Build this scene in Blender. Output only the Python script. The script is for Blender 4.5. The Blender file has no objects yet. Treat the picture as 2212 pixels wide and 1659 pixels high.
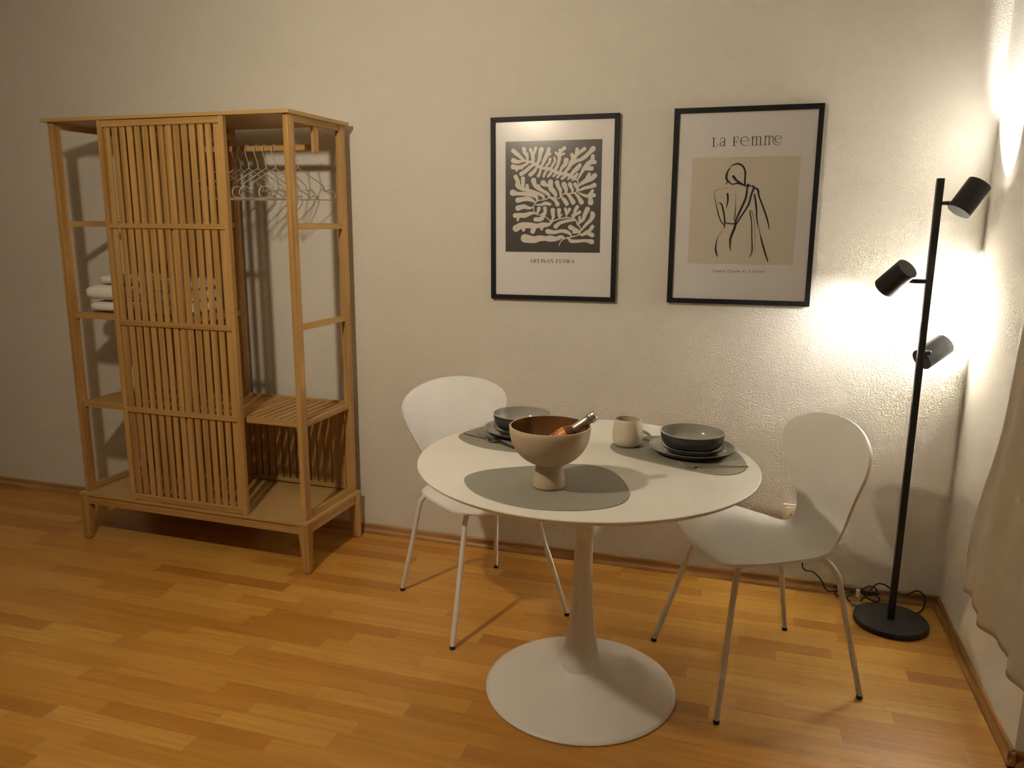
import bpy, bmesh, math, random
import numpy as np
from mathutils import Vector, Matrix, Euler
random.seed(7)
SC = bpy.context.scene
COL = SC.collection
PI = math.pi

# ------------------------------------------------------------------ materials
def newmat(name):
    m = bpy.data.materials.new(name); m.use_nodes = True
    nt = m.node_tree; b = nt.nodes['Principled BSDF']
    return m, nt, b
def plain(name, col, rough=.5, metal=0., coat=0., spec=.5, bump=0, bscale=200, **kw):
    m, nt, b = newmat(name)
    b.inputs['Base Color'].default_value = (*col, 1)
    b.inputs['Roughness'].default_value = rough
    b.inputs['Metallic'].default_value = metal
    b.inputs['Coat Weight'].default_value = coat
    b.inputs['Specular IOR Level'].default_value = spec
    for k, v in kw.items(): b.inputs[k.replace('_', ' ')].default_value = v
    # faint procedural variation of the colour
    tc = nt.nodes.new('ShaderNodeTexCoord'); n = nt.nodes.new('ShaderNodeTexNoise')
    n.inputs['Scale'].default_value = 9; n.inputs['Detail'].default_value = 4
    nt.links.new(tc.outputs['Object'], n.inputs['Vector'])
    mx = nt.nodes.new('ShaderNodeMix'); mx.data_type = 'RGBA'
    mx.inputs[6].default_value = (*[c * .95 for c in col], 1); mx.inputs[7].default_value = (*[min(1, c * 1.04) for c in col], 1)
    nt.links.new(n.outputs['Fac'], mx.inputs[0]); nt.links.new(mx.outputs[2], b.inputs['Base Color'])
    if bump:
        n2 = nt.nodes.new('ShaderNodeTexNoise'); n2.inputs['Scale'].default_value = bscale; n2.inputs['Detail'].default_value = 3
        nt.links.new(tc.outputs['Object'], n2.inputs['Vector'])
        bp = nt.nodes.new('ShaderNodeBump'); bp.inputs['Strength'].default_value = bump; bp.inputs['Distance'].default_value = .001
        nt.links.new(n2.outputs['Fac'], bp.inputs['Height']); nt.links.new(bp.outputs['Normal'], b.inputs['Normal'])
    return m
def N(nt, t, **kw):
    n = nt.nodes.new(t)
    for k, v in kw.items():
        if k in n.inputs: n.inputs[k].default_value = v
        else: setattr(n, k, v)
    return n
def wallmat(name, col, strength=.55, rag=1.0):
    m, nt, b = newmat(name)
    tc = N(nt, 'ShaderNodeTexCoord')
    n1 = N(nt, 'ShaderNodeTexNoise', Scale=150.0 * rag, Detail=3.0, Roughness=.55)
    n2 = N(nt, 'ShaderNodeTexNoise', Scale=60.0 * rag, Detail=2.0)
    n3 = N(nt, 'ShaderNodeTexNoise', Scale=1.3, Detail=2.0)
    for n in (n1, n2, n3): nt.links.new(tc.outputs['Object'], n.inputs['Vector'])
    n1.inputs['Distortion'].default_value = .6
    rp = N(nt, 'ShaderNodeMapRange'); rp.inputs[1].default_value = .38; rp.inputs[2].default_value = .68
    nt.links.new(n1.outputs['Fac'], rp.inputs[0])
    ad = N(nt, 'ShaderNodeMath', operation='ADD'); nt.links.new(rp.outputs[0], ad.inputs[0]); nt.links.new(n2.outputs['Fac'], ad.inputs[1])
    bp = N(nt, 'ShaderNodeBump'); bp.inputs['Strength'].default_value = strength; bp.inputs['Distance'].default_value = .0018
    nt.links.new(ad.outputs[0], bp.inputs['Height']); nt.links.new(bp.outputs['Normal'], b.inputs['Normal'])
    mx = N(nt, 'ShaderNodeMix', data_type='RGBA'); mx.inputs[6].default_value = (*[c * .97 for c in col], 1); mx.inputs[7].default_value = (*[min(1, c * 1.02) for c in col], 1)
    nt.links.new(n3.outputs['Fac'], mx.inputs[0]); nt.links.new(mx.outputs[2], b.inputs['Base Color'])
    b.inputs['Roughness'].default_value = .95; b.inputs['Specular IOR Level'].default_value = .08
    return m
def bamboo(name, axis, col=(.56, .335, .118), dark=(.37, .205, .062)):
    """bamboo laminate; the grain runs along axis 0/1/2 of the object"""
    m, nt, b = newmat(name)
    tc = N(nt, 'ShaderNodeTexCoord'); mp = N(nt, 'ShaderNodeMapping')
    s = [42., 42., 42.]; s[axis] = 1.1
    mp.inputs['Scale'].default_value = s
    nt.links.new(tc.outputs['Object'], mp.inputs['Vector'])
    n1 = N(nt, 'ShaderNodeTexNoise', Scale=1.0, Detail=2.0); nt.links.new(mp.outputs[0], n1.inputs['Vector'])
    mp2 = N(nt, 'ShaderNodeMapping'); s2 = [420., 420., 420.]; s2[axis] = 5.
    mp2.inputs['Scale'].default_value = s2; nt.links.new(tc.outputs['Object'], mp2.inputs['Vector'])
    n2 = N(nt, 'ShaderNodeTexNoise', Scale=1.0, Detail=3.0); nt.links.new(mp2.outputs[0], n2.inputs['Vector'])
    # growth nodes: short darker bars across the strip, at a different height in every strip
    mp3 = N(nt, 'ShaderNodeMapping'); s3 = [38., 38., 38.]; s3[axis] = .0
    mp3.inputs['Scale'].default_value = s3; nt.links.new(tc.outputs['Object'], mp3.inputs['Vector'])
    vo = N(nt, 'ShaderNodeTexWhiteNoise'); 
    sn = N(nt, 'ShaderNodeVectorMath', operation='FLOOR'); nt.links.new(mp3.outputs[0], sn.inputs[0]); nt.links.new(sn.outputs[0], vo.inputs['Vector'])
    sep = N(nt, 'ShaderNodeSeparateXYZ'); nt.links.new(tc.outputs['Object'], sep.inputs[0])
    mu = N(nt, 'ShaderNodeMath', operation='MULTIPLY_ADD'); nt.links.new(sep.outputs[axis], mu.inputs[0]); mu.inputs[1].default_value = 2.3; nt.links.new(vo.outputs['Value'], mu.inputs[2])
    fr = N(nt, 'ShaderNodeMath', operation='FRACT'); nt.links.new(mu.outputs[0], fr.inputs[0])
    mr = N(nt, 'ShaderNodeMapRange', interpolation_type='SMOOTHSTEP'); mr.inputs[1].default_value = .014; mr.inputs[2].default_value = .0
    nt.links.new(fr.outputs[0], mr.inputs[0])
    mx = N(nt, 'ShaderNodeMix', data_type='RGBA'); mx.inputs[6].default_value = (*dark, 1); mx.inputs[7].default_value = (*col, 1)
    mrn = N(nt, 'ShaderNodeMapRange'); mrn.inputs[1].default_value = .3; mrn.inputs[2].default_value = .62; nt.links.new(n1.outputs['Fac'], mrn.inputs[0])
    nt.links.new(mrn.outputs[0], mx.inputs[0])
    m2 = N(nt, 'ShaderNodeMix', data_type='RGBA', blend_type='MULTIPLY'); m2.inputs[0].default_value = .5
    cr = N(nt, 'ShaderNodeMapRange'); cr.inputs[1].default_value = .3; cr.inputs[2].default_value = .7; cr.inputs[3].default_value = .72; cr.inputs[4].default_value = 1.1
    nt.links.new(n2.outputs['Fac'], cr.inputs[0]); nt.links.new(mx.outputs[2], m2.inputs[6]); nt.links.new(cr.outputs[0], m2.inputs[7])
    m3 = N(nt, 'ShaderNodeMix', data_type='RGBA', blend_type='MULTIPLY'); m3.inputs[7].default_value = (.62, .5, .36, 1)
    m3f = N(nt, 'ShaderNodeMath', operation='MULTIPLY'); m3f.inputs[1].default_value = .34; nt.links.new(mr.outputs[0], m3f.inputs[0])
    nt.links.new(m3f.outputs[0], m3.inputs[0]); nt.links.new(m2.outputs[2], m3.inputs[6]); nt.links.new(m3.outputs[2], b.inputs['Base Color'])
    b.inputs['Roughness'].default_value = .42; b.inputs['Specular IOR Level'].default_value = .4
    return m
def plywood(name):
    """pale bamboo board, fine even grain along x"""
    m, nt, b = newmat(name); L = nt.links.new
    tc = N(nt, 'ShaderNodeTexCoord'); mp = N(nt, 'ShaderNodeMapping'); mp.inputs['Scale'].default_value = (4, 330, 330); L(tc.outputs['Object'], mp.inputs[0])
    n = N(nt, 'ShaderNodeTexNoise', Scale=1.0, Detail=3.0); L(mp.outputs[0], n.inputs['Vector'])
    r = N(nt, 'ShaderNodeValToRGB'); L(n.outputs['Fac'], r.inputs[0])
    r.color_ramp.elements[0].position = .3; r.color_ramp.elements[0].color = (.44, .275, .10, 1); r.color_ramp.elements[1].position = .7; r.color_ramp.elements[1].color = (.55, .365, .145, 1)
    L(r.outputs[0], b.inputs['Base Color']); b.inputs['Roughness'].default_value = .38
    return m
def floormat(name):
    m, nt, b = newmat(name)
    L = nt.links.new
    tc = N(nt, 'ShaderNodeTexCoord'); sep = N(nt, 'ShaderNodeSeparateXYZ'); L(tc.outputs['Object'], sep.inputs[0])
    def M(op, a=None, bb=None, c=None):
        n = N(nt, 'ShaderNodeMath', operation=op)
        for i, v in enumerate((a, bb, c)):
            if v is None: continue
            if isinstance(v, (int, float)): n.inputs[i].default_value = v
            else: L(v, n.inputs[i])
        return n.outputs[0]
    def WN(v1, v2=None):
        w = N(nt, 'ShaderNodeTexWhiteNoise', noise_dimensions='2D'); cb = N(nt, 'ShaderNodeCombineXYZ'); L(v1, cb.inputs[0])
        if v2 is not None: L(v2, cb.inputs[1])
        L(cb.outputs[0], w.inputs['Vector']); return w
    SW, SL = .0665, .44
    row = M('FLOOR', M('DIVIDE', sep.outputs[1], SW))
    off = M('MULTIPLY', WN(row).outputs['Value'], 7.3)
    u = M('ADD', M('DIVIDE', sep.outputs[0], SL), off)
    # unequal strip lengths: warp u a little
    u2 = M('ADD', u, M('MULTIPLY', M('SINE', M('ADD', M('MULTIPLY', u, 2.1), M('MULTIPLY', row, 1.7))), .22))
    cell = M('FLOOR', u2)
    wn = WN(cell, row)
    ramp = N(nt, 'ShaderNodeValToRGB'); L(wn.outputs['Value'], ramp.inputs[0])
    el = ramp.color_ramp.elements
    el[0].position = 0; el[0].color = (.44, .185, .029, 1)
    el[1].position = 1; el[1].color = (.69, .375, .078, 1)
    for p, c in ((.18, (.545, .248, .040)), (.45, (.605, .297, .051)), (.75, (.645, .33, .062))):
        e = el.new(p); e.color = (*c, 1)
    # grain
    mp = N(nt, 'ShaderNodeMapping'); mp.inputs['Scale'].default_value = (3.5, 60, 1); cb = N(nt, 'ShaderNodeCombineXYZ')
    L(M('ADD', sep.outputs[0], M('MULTIPLY', wn.outputs['Value'], 31.)), cb.inputs[0]); L(sep.outputs[1], cb.inputs[1]); L(M('MULTIPLY', wn.outputs['Value'], 9.), cb.inputs[2])
    L(cb.outputs[0], mp.inputs['Vector'])
    g = N(nt, 'ShaderNodeTexNoise', Scale=1.0, Detail=4.0, Roughness=.6); L(mp.outputs[0], g.inputs['Vector'])
    gm = N(nt, 'ShaderNodeMapRange'); gm.inputs[1].default_value = .3; gm.inputs[2].default_value = .7; gm.inputs[3].default_value = .84; gm.inputs[4].default_value = 1.08; L(g.outputs['Fac'], gm.inputs[0])
    m1 = N(nt, 'ShaderNodeMix', data_type='RGBA', blend_type='MULTIPLY'); m1.inputs[0].default_value = 1; L(ramp.outputs[0], m1.inputs[6]); L(gm.outputs[0], m1.inputs[7])
    # dark streaks in some strips
    mp2 = N(nt, 'ShaderNodeMapping'); mp2.inputs['Scale'].default_value = (4.5, 130, 1); L(cb.outputs[0], mp2.inputs['Vector'])
    s = N(nt, 'ShaderNodeTexNoise', Scale=1.0, Detail=2.0); L(mp2.outputs[0], s.inputs['Vector'])
    sm = N(nt, 'ShaderNodeMapRange'); sm.inputs[1].default_value = .68; sm.inputs[2].default_value = .76; L(s.outputs['Fac'], sm.inputs[0])
    n0 = N(nt, 'ShaderNodeTexNoise', Scale=2.2, Detail=1.0); L(tc.outputs['Object'], n0.inputs['Vector'])
    zone = M('GREATER_THAN', n0.outputs['Fac'], .52)
    sel = M('MULTIPLY', M('MULTIPLY', sm.outputs[0], zone), .75)
    m2 = N(nt, 'ShaderNodeMix', data_type='RGBA'); L(sel, m2.inputs[0]); L(m1.outputs[2], m2.inputs[6]); m2.inputs[7].default_value = (.17, .065, .02, 1)
    # seams
    fy = M('FRACT', M('DIVIDE', sep.outputs[1], SW)); fx = M('FRACT', u2)
    ey = M('LESS_THAN', M('MINIMUM', fy, M('SUBTRACT', 1., fy)), .010)
    ex = M('LESS_THAN', M('MINIMUM', fx, M('SUBTRACT', 1., fx)), .0022)
    r3 = M('FRACT', M('DIVIDE', row, 3.)); bd = M('LESS_THAN', r3, .1)   # every third joint is a board joint
    fyb = M('MULTIPLY', M('LESS_THAN', fy, .022), bd)
    seam = M('MAXIMUM', M('MULTIPLY', M('MAXIMUM', ey, ex), .13), M('MULTIPLY', fyb, .4))
    m3 = N(nt, 'ShaderNodeMix', data_type='RGBA'); L(seam, m3.inputs[0]); L(m2.outputs[2], m3.inputs[6]); m3.inputs[7].default_value = (.20, .085, .025, 1)
    L(m3.outputs[2], b.inputs['Base Color'])
    rr = N(nt, 'ShaderNodeMapRange'); rr.inputs[3].default_value = .30; rr.inputs[4].default_value = .42; L(g.outputs['Fac'], rr.inputs[0]); L(rr.outputs[0], b.inputs['Roughness'])
    bp = N(nt, 'ShaderNodeBump'); bp.inputs['Strength'].default_value = .12; bp.inputs['Distance'].default_value = .001; bp.invert = True
    L(seam, bp.inputs['Height']); L(bp.outputs['Normal'], b.inputs['Normal'])
    b.inputs['Specular IOR Level'].default_value = .5
    return m
def skirtmat(name, axis):
    m, nt, b = newmat(name); L = nt.links.new
    tc = N(nt, 'ShaderNodeTexCoord'); mp = N(nt, 'ShaderNodeMapping'); s = [70., 70., 70.]; s[axis] = 2.2; mp.inputs['Scale'].default_value = s; L(tc.outputs['Object'], mp.inputs[0])
    n = N(nt, 'ShaderNodeTexNoise', Scale=1.0, Detail=3.0); L(mp.outputs[0], n.inputs['Vector'])
    mp2 = N(nt, 'ShaderNodeMapping'); s = [8., 8., 8.]; s[axis] = 3.; mp2.inputs['Scale'].default_value = s; L(tc.outputs['Object'], mp2.inputs[0])
    n2 = N(nt, 'ShaderNodeTexNoise', Scale=1.0, Detail=3.0); L(mp2.outputs[0], n2.inputs['Vector'])
    ad = N(nt, 'ShaderNodeMath', operation='ADD'); L(n.outputs['Fac'], ad.inputs[0]); L(n2.outputs['Fac'], ad.inputs[1])
    r = N(nt, 'ShaderNodeValToRGB'); mr = N(nt, 'ShaderNodeMapRange'); mr.inputs[1].default_value = .75; mr.inputs[2].default_value = 1.25; L(ad.outputs[0], mr.inputs[0]); L(mr.outputs[0], r.inputs[0])
    r.color_ramp.elements[0].color = (.27, .125, .038, 1); r.color_ramp.elements[1].color = (.52, .295, .115, 1)
    L(r.outputs[0], b.inputs['Base Color']); b.inputs['Roughness'].default_value = .38
    return m

WHITE_WALL = (.74, .71, .645)
M = {}
M['wall'] = wallmat('rough_plaster', WHITE_WALL, .52)
M['wall_smooth'] = wallmat('fine_plaster', (.74, .715, .655), .28, 1.3)
M['ceil'] = plain('ceiling_paint', (.80, .78, .72), .9)
M['floor'] = floormat('beech_parquet')
M['skirt_x'] = skirtmat('skirting_wood_x', 0); M['skirt_y'] = skirtmat('skirting_wood_y', 1)
PLY = plywood('bamboo_plywood')
B3 = [bamboo('bamboo_x', 0), bamboo('bamboo_y', 1), bamboo('bamboo_z', 2)]
M['white_shell'] = plain('white_moulded_plastic', (.80, .79, .76), .48, bump=.05, bscale=900)
M['white_metal'] = plain('white_powder_coat', (.78, .765, .73), .4)
M['table_top'] = plain('white_table_lacquer', (.80, .785, .73), .42)
M['table_leg'] = plain('white_table_steel', (.78, .76, .72), .45, bump=.1, bscale=1200)
M['black_metal'] = plain('black_powder_coat', (.012, .012, .013), .42, bump=.1, bscale=900)
M['black_disc'] = plain('black_satin_metal', (.020, .019, .017), .5, bump=.08, bscale=900)
M['rubber'] = plain('dark_rubber', (.012, .014, .02), .6)
M['black_frame'] = plain('black_frame_foil', (.009, .009, .010), .5, spec=.25)
M['paper'] = plain('poster_paper', (.80, .76, .74), .55)
M['ink_dark'] = plain('dark_print', (.050, .043, .033), .55)
M['ink_cream'] = plain('cream_print', (.74, .67, .60), .55)
M['ink_black'] = plain('black_ink', (.012, .008, .010), .6)
M['ink_grey'] = plain('typewriter_ink', (.20, .15, .13), .6)
M['beige'] = plain('beige_print', (.70, .625, .515), .6)
M['mat_grey'] = plain('sage_grey_leatherette', (.29, .28, .232), .55, bump=.15, bscale=700)
M['slate'] = plain('slate_glaze', (.030, .033, .034), .32, bump=.1, bscale=400)
M['rim_glaze'] = plain('worn_pale_rim', (.48, .46, .41), .25)
M['grey_glaze'] = plain('pale_grey_glaze', (.37, .36, .315), .14, coat=.4)
M['clay'] = plain('unglazed_clay', (.52, .405, .275), .75, bump=.15, bscale=700)
M['brown_glaze'] = plain('brown_glaze', (.175, .078, .028), .13, coat=.5)
M['cup'] = plain('cream_stoneware', (.62, .54, .40), .45, bump=.12, bscale=600)
M['steel'] = plain('brushed_steel', (.66, .64, .60), .26, metal=1.)
M['steel_dark'] = plain('dark_steel', (.30, .285, .26), .30, metal=1.)
M['foil'] = plain('champagne_foil', (.55, .52, .46), .30, metal=.85, bump=.4, bscale=150)
M['hanger'] = plain('white_coated_wire', (.50, .465, .41), .38)
M['towel'] = plain('white_terry', (.82, .79, .74), .95, bump=1.0, bscale=420)
M['linen'] = plain('white_linen', (.86, .84, .79), .9, bump=.5, bscale=300)
M['curtain'] = plain('beige_curtain', (.43, .375, .28), .9, bump=.3, bscale=500)
M['switch'] = plain('white_socket_plastic', (.80, .77, .68), .35)
M['hole'] = plain('dark_hole', (.01, .01, .01), .8)
M['cable'] = plain('black_cable', (.012, .011, .012), .45)
M['tag'] = plain('white_cable_tie', (.80, .76, .66), .5)
M['taupe'] = plain('taupe_plastic', (.20, .135, .085), .4)

def glassmat(name):
    m, nt, b = newmat(name); nt.nodes.remove(b); out = nt.nodes['Material Output']
    t = N(nt, 'ShaderNodeBsdfTransparent'); g = N(nt, 'ShaderNodeBsdfGlossy'); g.inputs['Roughness'].default_value = .22
    lw = N(nt, 'ShaderNodeFresnel'); lw.inputs['IOR'].default_value = 1.3
    mx = N(nt, 'ShaderNodeMixShader'); nt.links.new(lw.outputs[0], mx.inputs[0]); nt.links.new(t.outputs[0], mx.inputs[1]); nt.links.new(g.outputs[0], mx.inputs[2]); nt.links.new(mx.outputs[0], out.inputs[0])
    return m
M['pane'] = glassmat('clear_pane')
def emit(name, col, s):
    m, nt, b = newmat(name); b.inputs['Base Color'].default_value = (.8, .8, .8, 1); b.inputs['Emission Color'].default_value = (*col, 1); b.inputs['Emission Strength'].default_value = s
    return m

# ------------------------------------------------------------------ mesh builder
class MB:
    def __init__(s): s.v = []; s.f = []; s.m = []
    def add(s, vs, fs, mi=0):
        o = len(s.v); s.v += [tuple(p) for p in vs]; s.f += [tuple(i + o for i in f) for f in fs]; s.m += [mi] * len(fs)
    def box(s, x0, x1, y0, y1, z0, z1, mi=None):
        if mi is None:
            d = (x1 - x0, y1 - y0, z1 - z0); mi = d.index(max(d))
        s.add([(x, y, z) for x in (x0, x1) for y in (y0, y1) for z in (z0, z1)],
              [(0, 1, 3, 2), (4, 6, 7, 5), (0, 4, 5, 1), (2, 3, 7, 6), (0, 2, 6, 4), (1, 5, 7, 3)], mi)
    def hexa(s, b, t, mi=0):   # four bottom and four top corners
        s.add(list(b) + list(t), [(3, 2, 1, 0), (4, 5, 6, 7), (0, 1, 5, 4), (1, 2, 6, 5), (2, 3, 7, 6), (3, 0, 4, 7)], mi)
    def lathe(s, prof, n=64, mi=0, mis=None):
        o = []; idx = []
        for r, z in prof:
            if r < 1e-6: idx.append([len(o)]); o.append((0, 0, z))
            else:
                idx.append(list(range(len(o), len(o) + n))); o += [(r * math.cos(2 * PI * i / n), r * math.sin(2 * PI * i / n), z) for i in range(n)]
        for k in range(len(prof) - 1):
            a, b = idx[k], idx[k + 1]; fs = []
            for i in range(n):
                j = (i + 1) % n
                if len(a) == 1 and len(b) == 1: continue
                if len(a) == 1: fs.append((a[0], b[j], b[i]))
                elif len(b) == 1: fs.append((a[i], a[j], b[0]))
                else: fs.append((a[i], a[j], b[j], b[i]))
            base = len(s.v) if k == 0 else base
            if k == 0: s.v += o
            mm = mi if mis is None else mis[k]
            s.f += [tuple(q + base for q in f) for f in fs]; s.m += [mm] * len(fs)
    def tube(s, pts, r, n=10, mi=0, caps=True):
        pts = [Vector(p) for p in pts]; rs = r if isinstance(r, (list, tuple)) else [r] * len(pts)
        t0 = (pts[1] - pts[0]).normalized(); up = Vector((0, 0, 1)) if abs(t0.z) < .9 else Vector((1, 0, 0))
        nrm = t0.cross(up).normalized(); vs = []; fs = []
        for i, p in enumerate(pts):
            t = (pts[min(i + 1, len(pts) - 1)] - pts[max(i - 1, 0)]).normalized()
            nrm = (nrm - t * nrm.dot(t)).normalized(); bn = t.cross(nrm)
            vs += [p + (nrm * math.cos(2 * PI * k / n) + bn * math.sin(2 * PI * k / n)) * rs[i] for k in range(n)]
        for i in range(len(pts) - 1):
            for k in range(n):
                a = i * n + k; b = i * n + (k + 1) % n; fs.append((a, b, b + n, a + n))
        if caps: fs.append(tuple(range(n - 1, -1, -1))); fs.append(tuple(range((len(pts) - 1) * n, len(pts) * n)))
        s.add(vs, fs, mi)
    def build(s, name, mats, parent=None, smooth=False, bevel=0, loc=None, rot=None, angle=35):
        me = bpy.data.meshes.new(name); me.from_pydata([tuple(v) for v in s.v], [], s.f)
        for m in (mats if isinstance(mats, (list, tuple)) else [mats]): me.materials.append(m)
        me.polygons.foreach_set('material_index', s.m)
        bm = bmesh.new(); bm.from_mesh(me); bmesh.ops.recalc_face_normals(bm, faces=bm.faces); bm.to_mesh(me); bm.free()
        if smooth:
            me.polygons.foreach_set('use_smooth', [True] * len(me.polygons)); me.set_sharp_from_angle(angle=math.radians(angle))
        me.update()
        o = bpy.data.objects.new(name, me); COL.objects.link(o)
        if parent: o.parent = parent
        if loc: o.location = loc
        if rot: o.rotation_euler = rot
        if bevel:
            md = o.modifiers.new('bevel', 'BEVEL'); md.width = bevel; md.segments = 2; md.limit_method = 'ANGLE'; md.angle_limit = math.radians(40); md.harden_normals = False
        return o
def thing(name, label, cat, loc=(0, 0, 0), rot=(0, 0, 0), group=None):
    o = bpy.data.objects.new(name, None); COL.objects.link(o); o.location = loc; o.rotation_euler = rot; o.empty_display_size = .05
    return tag(o, label, cat, group)
def tag(o, label, cat, group=None):
    o['label'] = label; o['category'] = cat; o['kind'] = 'thing'
    if group: o['group'] = group
    return o
def struct(o): o['kind'] = 'structure'; return o
def copy_tree(o, parent=None):
    c = o.copy(); COL.objects.link(c)
    if parent: c.parent = parent
    for ch in list(o.children): copy_tree(ch, c)
    return c
def crv(pts, n=8, closed=False):
    """Catmull-Rom through points of any dimension"""
    P = [np.array(p, float) for p in pts]; out = []; m = len(P); seg = m if closed else m - 1
    for i in range(seg):
        g = (lambda k: P[k % m]) if closed else (lambda k: P[min(max(k, 0), m - 1)])
        p0, p1, p2, p3 = g(i - 1), g(i), g(i + 1), g(i + 2)
        for k in range(n):
            t = k / n; out.append(.5 * ((2 * p1) + (-p0 + p2) * t + (2 * p0 - 5 * p1 + 4 * p2 - p3) * t * t + (-p0 + 3 * p1 - 3 * p2 + p3) * t ** 3))
    if not closed: out.append(P[-1])
    return [tuple(q) for q in out]
def hermite(xs, ys, x):
    xs = np.array(xs); ys = np.array(ys); x = np.atleast_1d(x); m = np.gradient(ys, xs)
    i = np.clip(np.searchsorted(xs, x) - 1, 0, len(xs) - 2); h = xs[i + 1] - xs[i]; t = (x - xs[i]) / h
    return (2*t**3-3*t**2+1)*ys[i]+(t**3-2*t**2+t)*h*m[i]+(-2*t**3+3*t**2)*ys[i+1]+(t**3-t**2)*h*m[i+1]
def ink_mesh(name, strokes, step, y, mat, parent, pts_per=6):
    """the union of tapering brush strokes (x, z, radius in 0.1 mm) as one flat printed shape"""
    strokes = [[tuple(s[k:k + 3]) for k in range(0, len(s), 3)] for s in strokes]
    S = [crv(s, pts_per) if len(s) > 2 else [tuple(map(float, q)) for q in s] for s in strokes]
    S = [[(a * 1e-4, b * 1e-4, r * 1e-4) for a, b, r in s] for s in S]
    xs = [q[0] for s in S for q in s]; zs = [q[1] for s in S for q in s]; R = max(q[2] for s in S for q in s) + 2 * step
    x0, z0 = min(xs) - R, min(zs) - R; nx = int((max(xs) + R - x0) / step) + 2; nz = int((max(zs) + R - z0) / step) + 2
    F = np.full((nx, nz), -1.)
    for s in S:
        for (ax, az, ar), (bx, bz, br) in zip(s[:-1], s[1:]):
            r = max(ar, br) + 2 * step
            i0 = max(0, int((min(ax, bx) - r - x0) / step)); i1 = min(nx, int((max(ax, bx) + r - x0) / step) + 2)
            j0 = max(0, int((min(az, bz) - r - z0) / step)); j1 = min(nz, int((max(az, bz) + r - z0) / step) + 2)
            X = x0 + step * np.arange(i0, i1)[:, None]; Z = z0 + step * np.arange(j0, j1)[None, :]
            dx, dz = bx - ax, bz - az; L2 = dx * dx + dz * dz + 1e-14
            t = np.clip(((X - ax) * dx + (Z - az) * dz) / L2, 0, 1)
            d = ar + (br - ar) * t - np.hypot(X - ax - t * dx, Z - az - t * dz)
            F[i0:i1, j0:j1] = np.maximum(F[i0:i1, j0:j1], d)
    vs = []; fs = []; key = {}
    def vert(k, p):
        if k not in key: key[k] = len(vs); vs.append((p[0], y, p[1]))
        return key[k]
    ins = F > 0
    anyc = ins[:-1, :-1] | ins[1:, :-1] | ins[1:, 1:] | ins[:-1, 1:]
    full = ins[:-1, :-1] & ins[1:, :-1] & ins[1:, 1:] & ins[:-1, 1:]
    # runs of full cells become one quad per run
    for i in range(nx - 1):
        row = np.nonzero(anyc[i])[0]; k = 0
        while k < len(row):
            j = row[k]
            if full[i, j]:
                e = j
                while k + 1 < len(row) and row[k + 1] == e + 1 and full[i, row[k + 1]]: k += 1; e += 1
                q = [(i, j), (i + 1, j), (i + 1, e + 1), (i, e + 1)]
                fs.append(tuple(vert(c, (x0 + c[0] * step, z0 + c[1] * step)) for c in q))
            else:
                cs = [(i, j), (i + 1, j), (i + 1, j + 1), (i, j + 1)]; poly = []
                for a in range(4):
                    c, d = cs[a], cs[(a + 1) % 4]; fc, fd = F[c], F[d]
                    if fc > 0: poly.append(vert(c, (x0 + c[0] * step, z0 + c[1] * step)))
                    if (fc > 0) != (fd > 0):
                        t = fc / (fc - fd); kk = (min(c, d), max(c, d), 'e')
                        poly.append(vert(kk, (x0 + (c[0] + t * (d[0] - c[0])) * step, z0 + (c[1] + t * (d[1] - c[1])) * step)))
                if len(poly) >= 3: fs.append(tuple(poly))
            k += 1
    me = bpy.data.meshes.new(name); me.from_pydata(vs, [], fs); me.materials.append(mat)
    bm = bmesh.new(); bm.from_mesh(me)
    for f in bm.faces:
        f.normal_update()
        if f.normal.y > 0: f.normal_flip()
    bm.to_mesh(me); bm.free()
    o = bpy.data.objects.new(name, me); COL.objects.link(o); o.parent = parent
    return o

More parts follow.
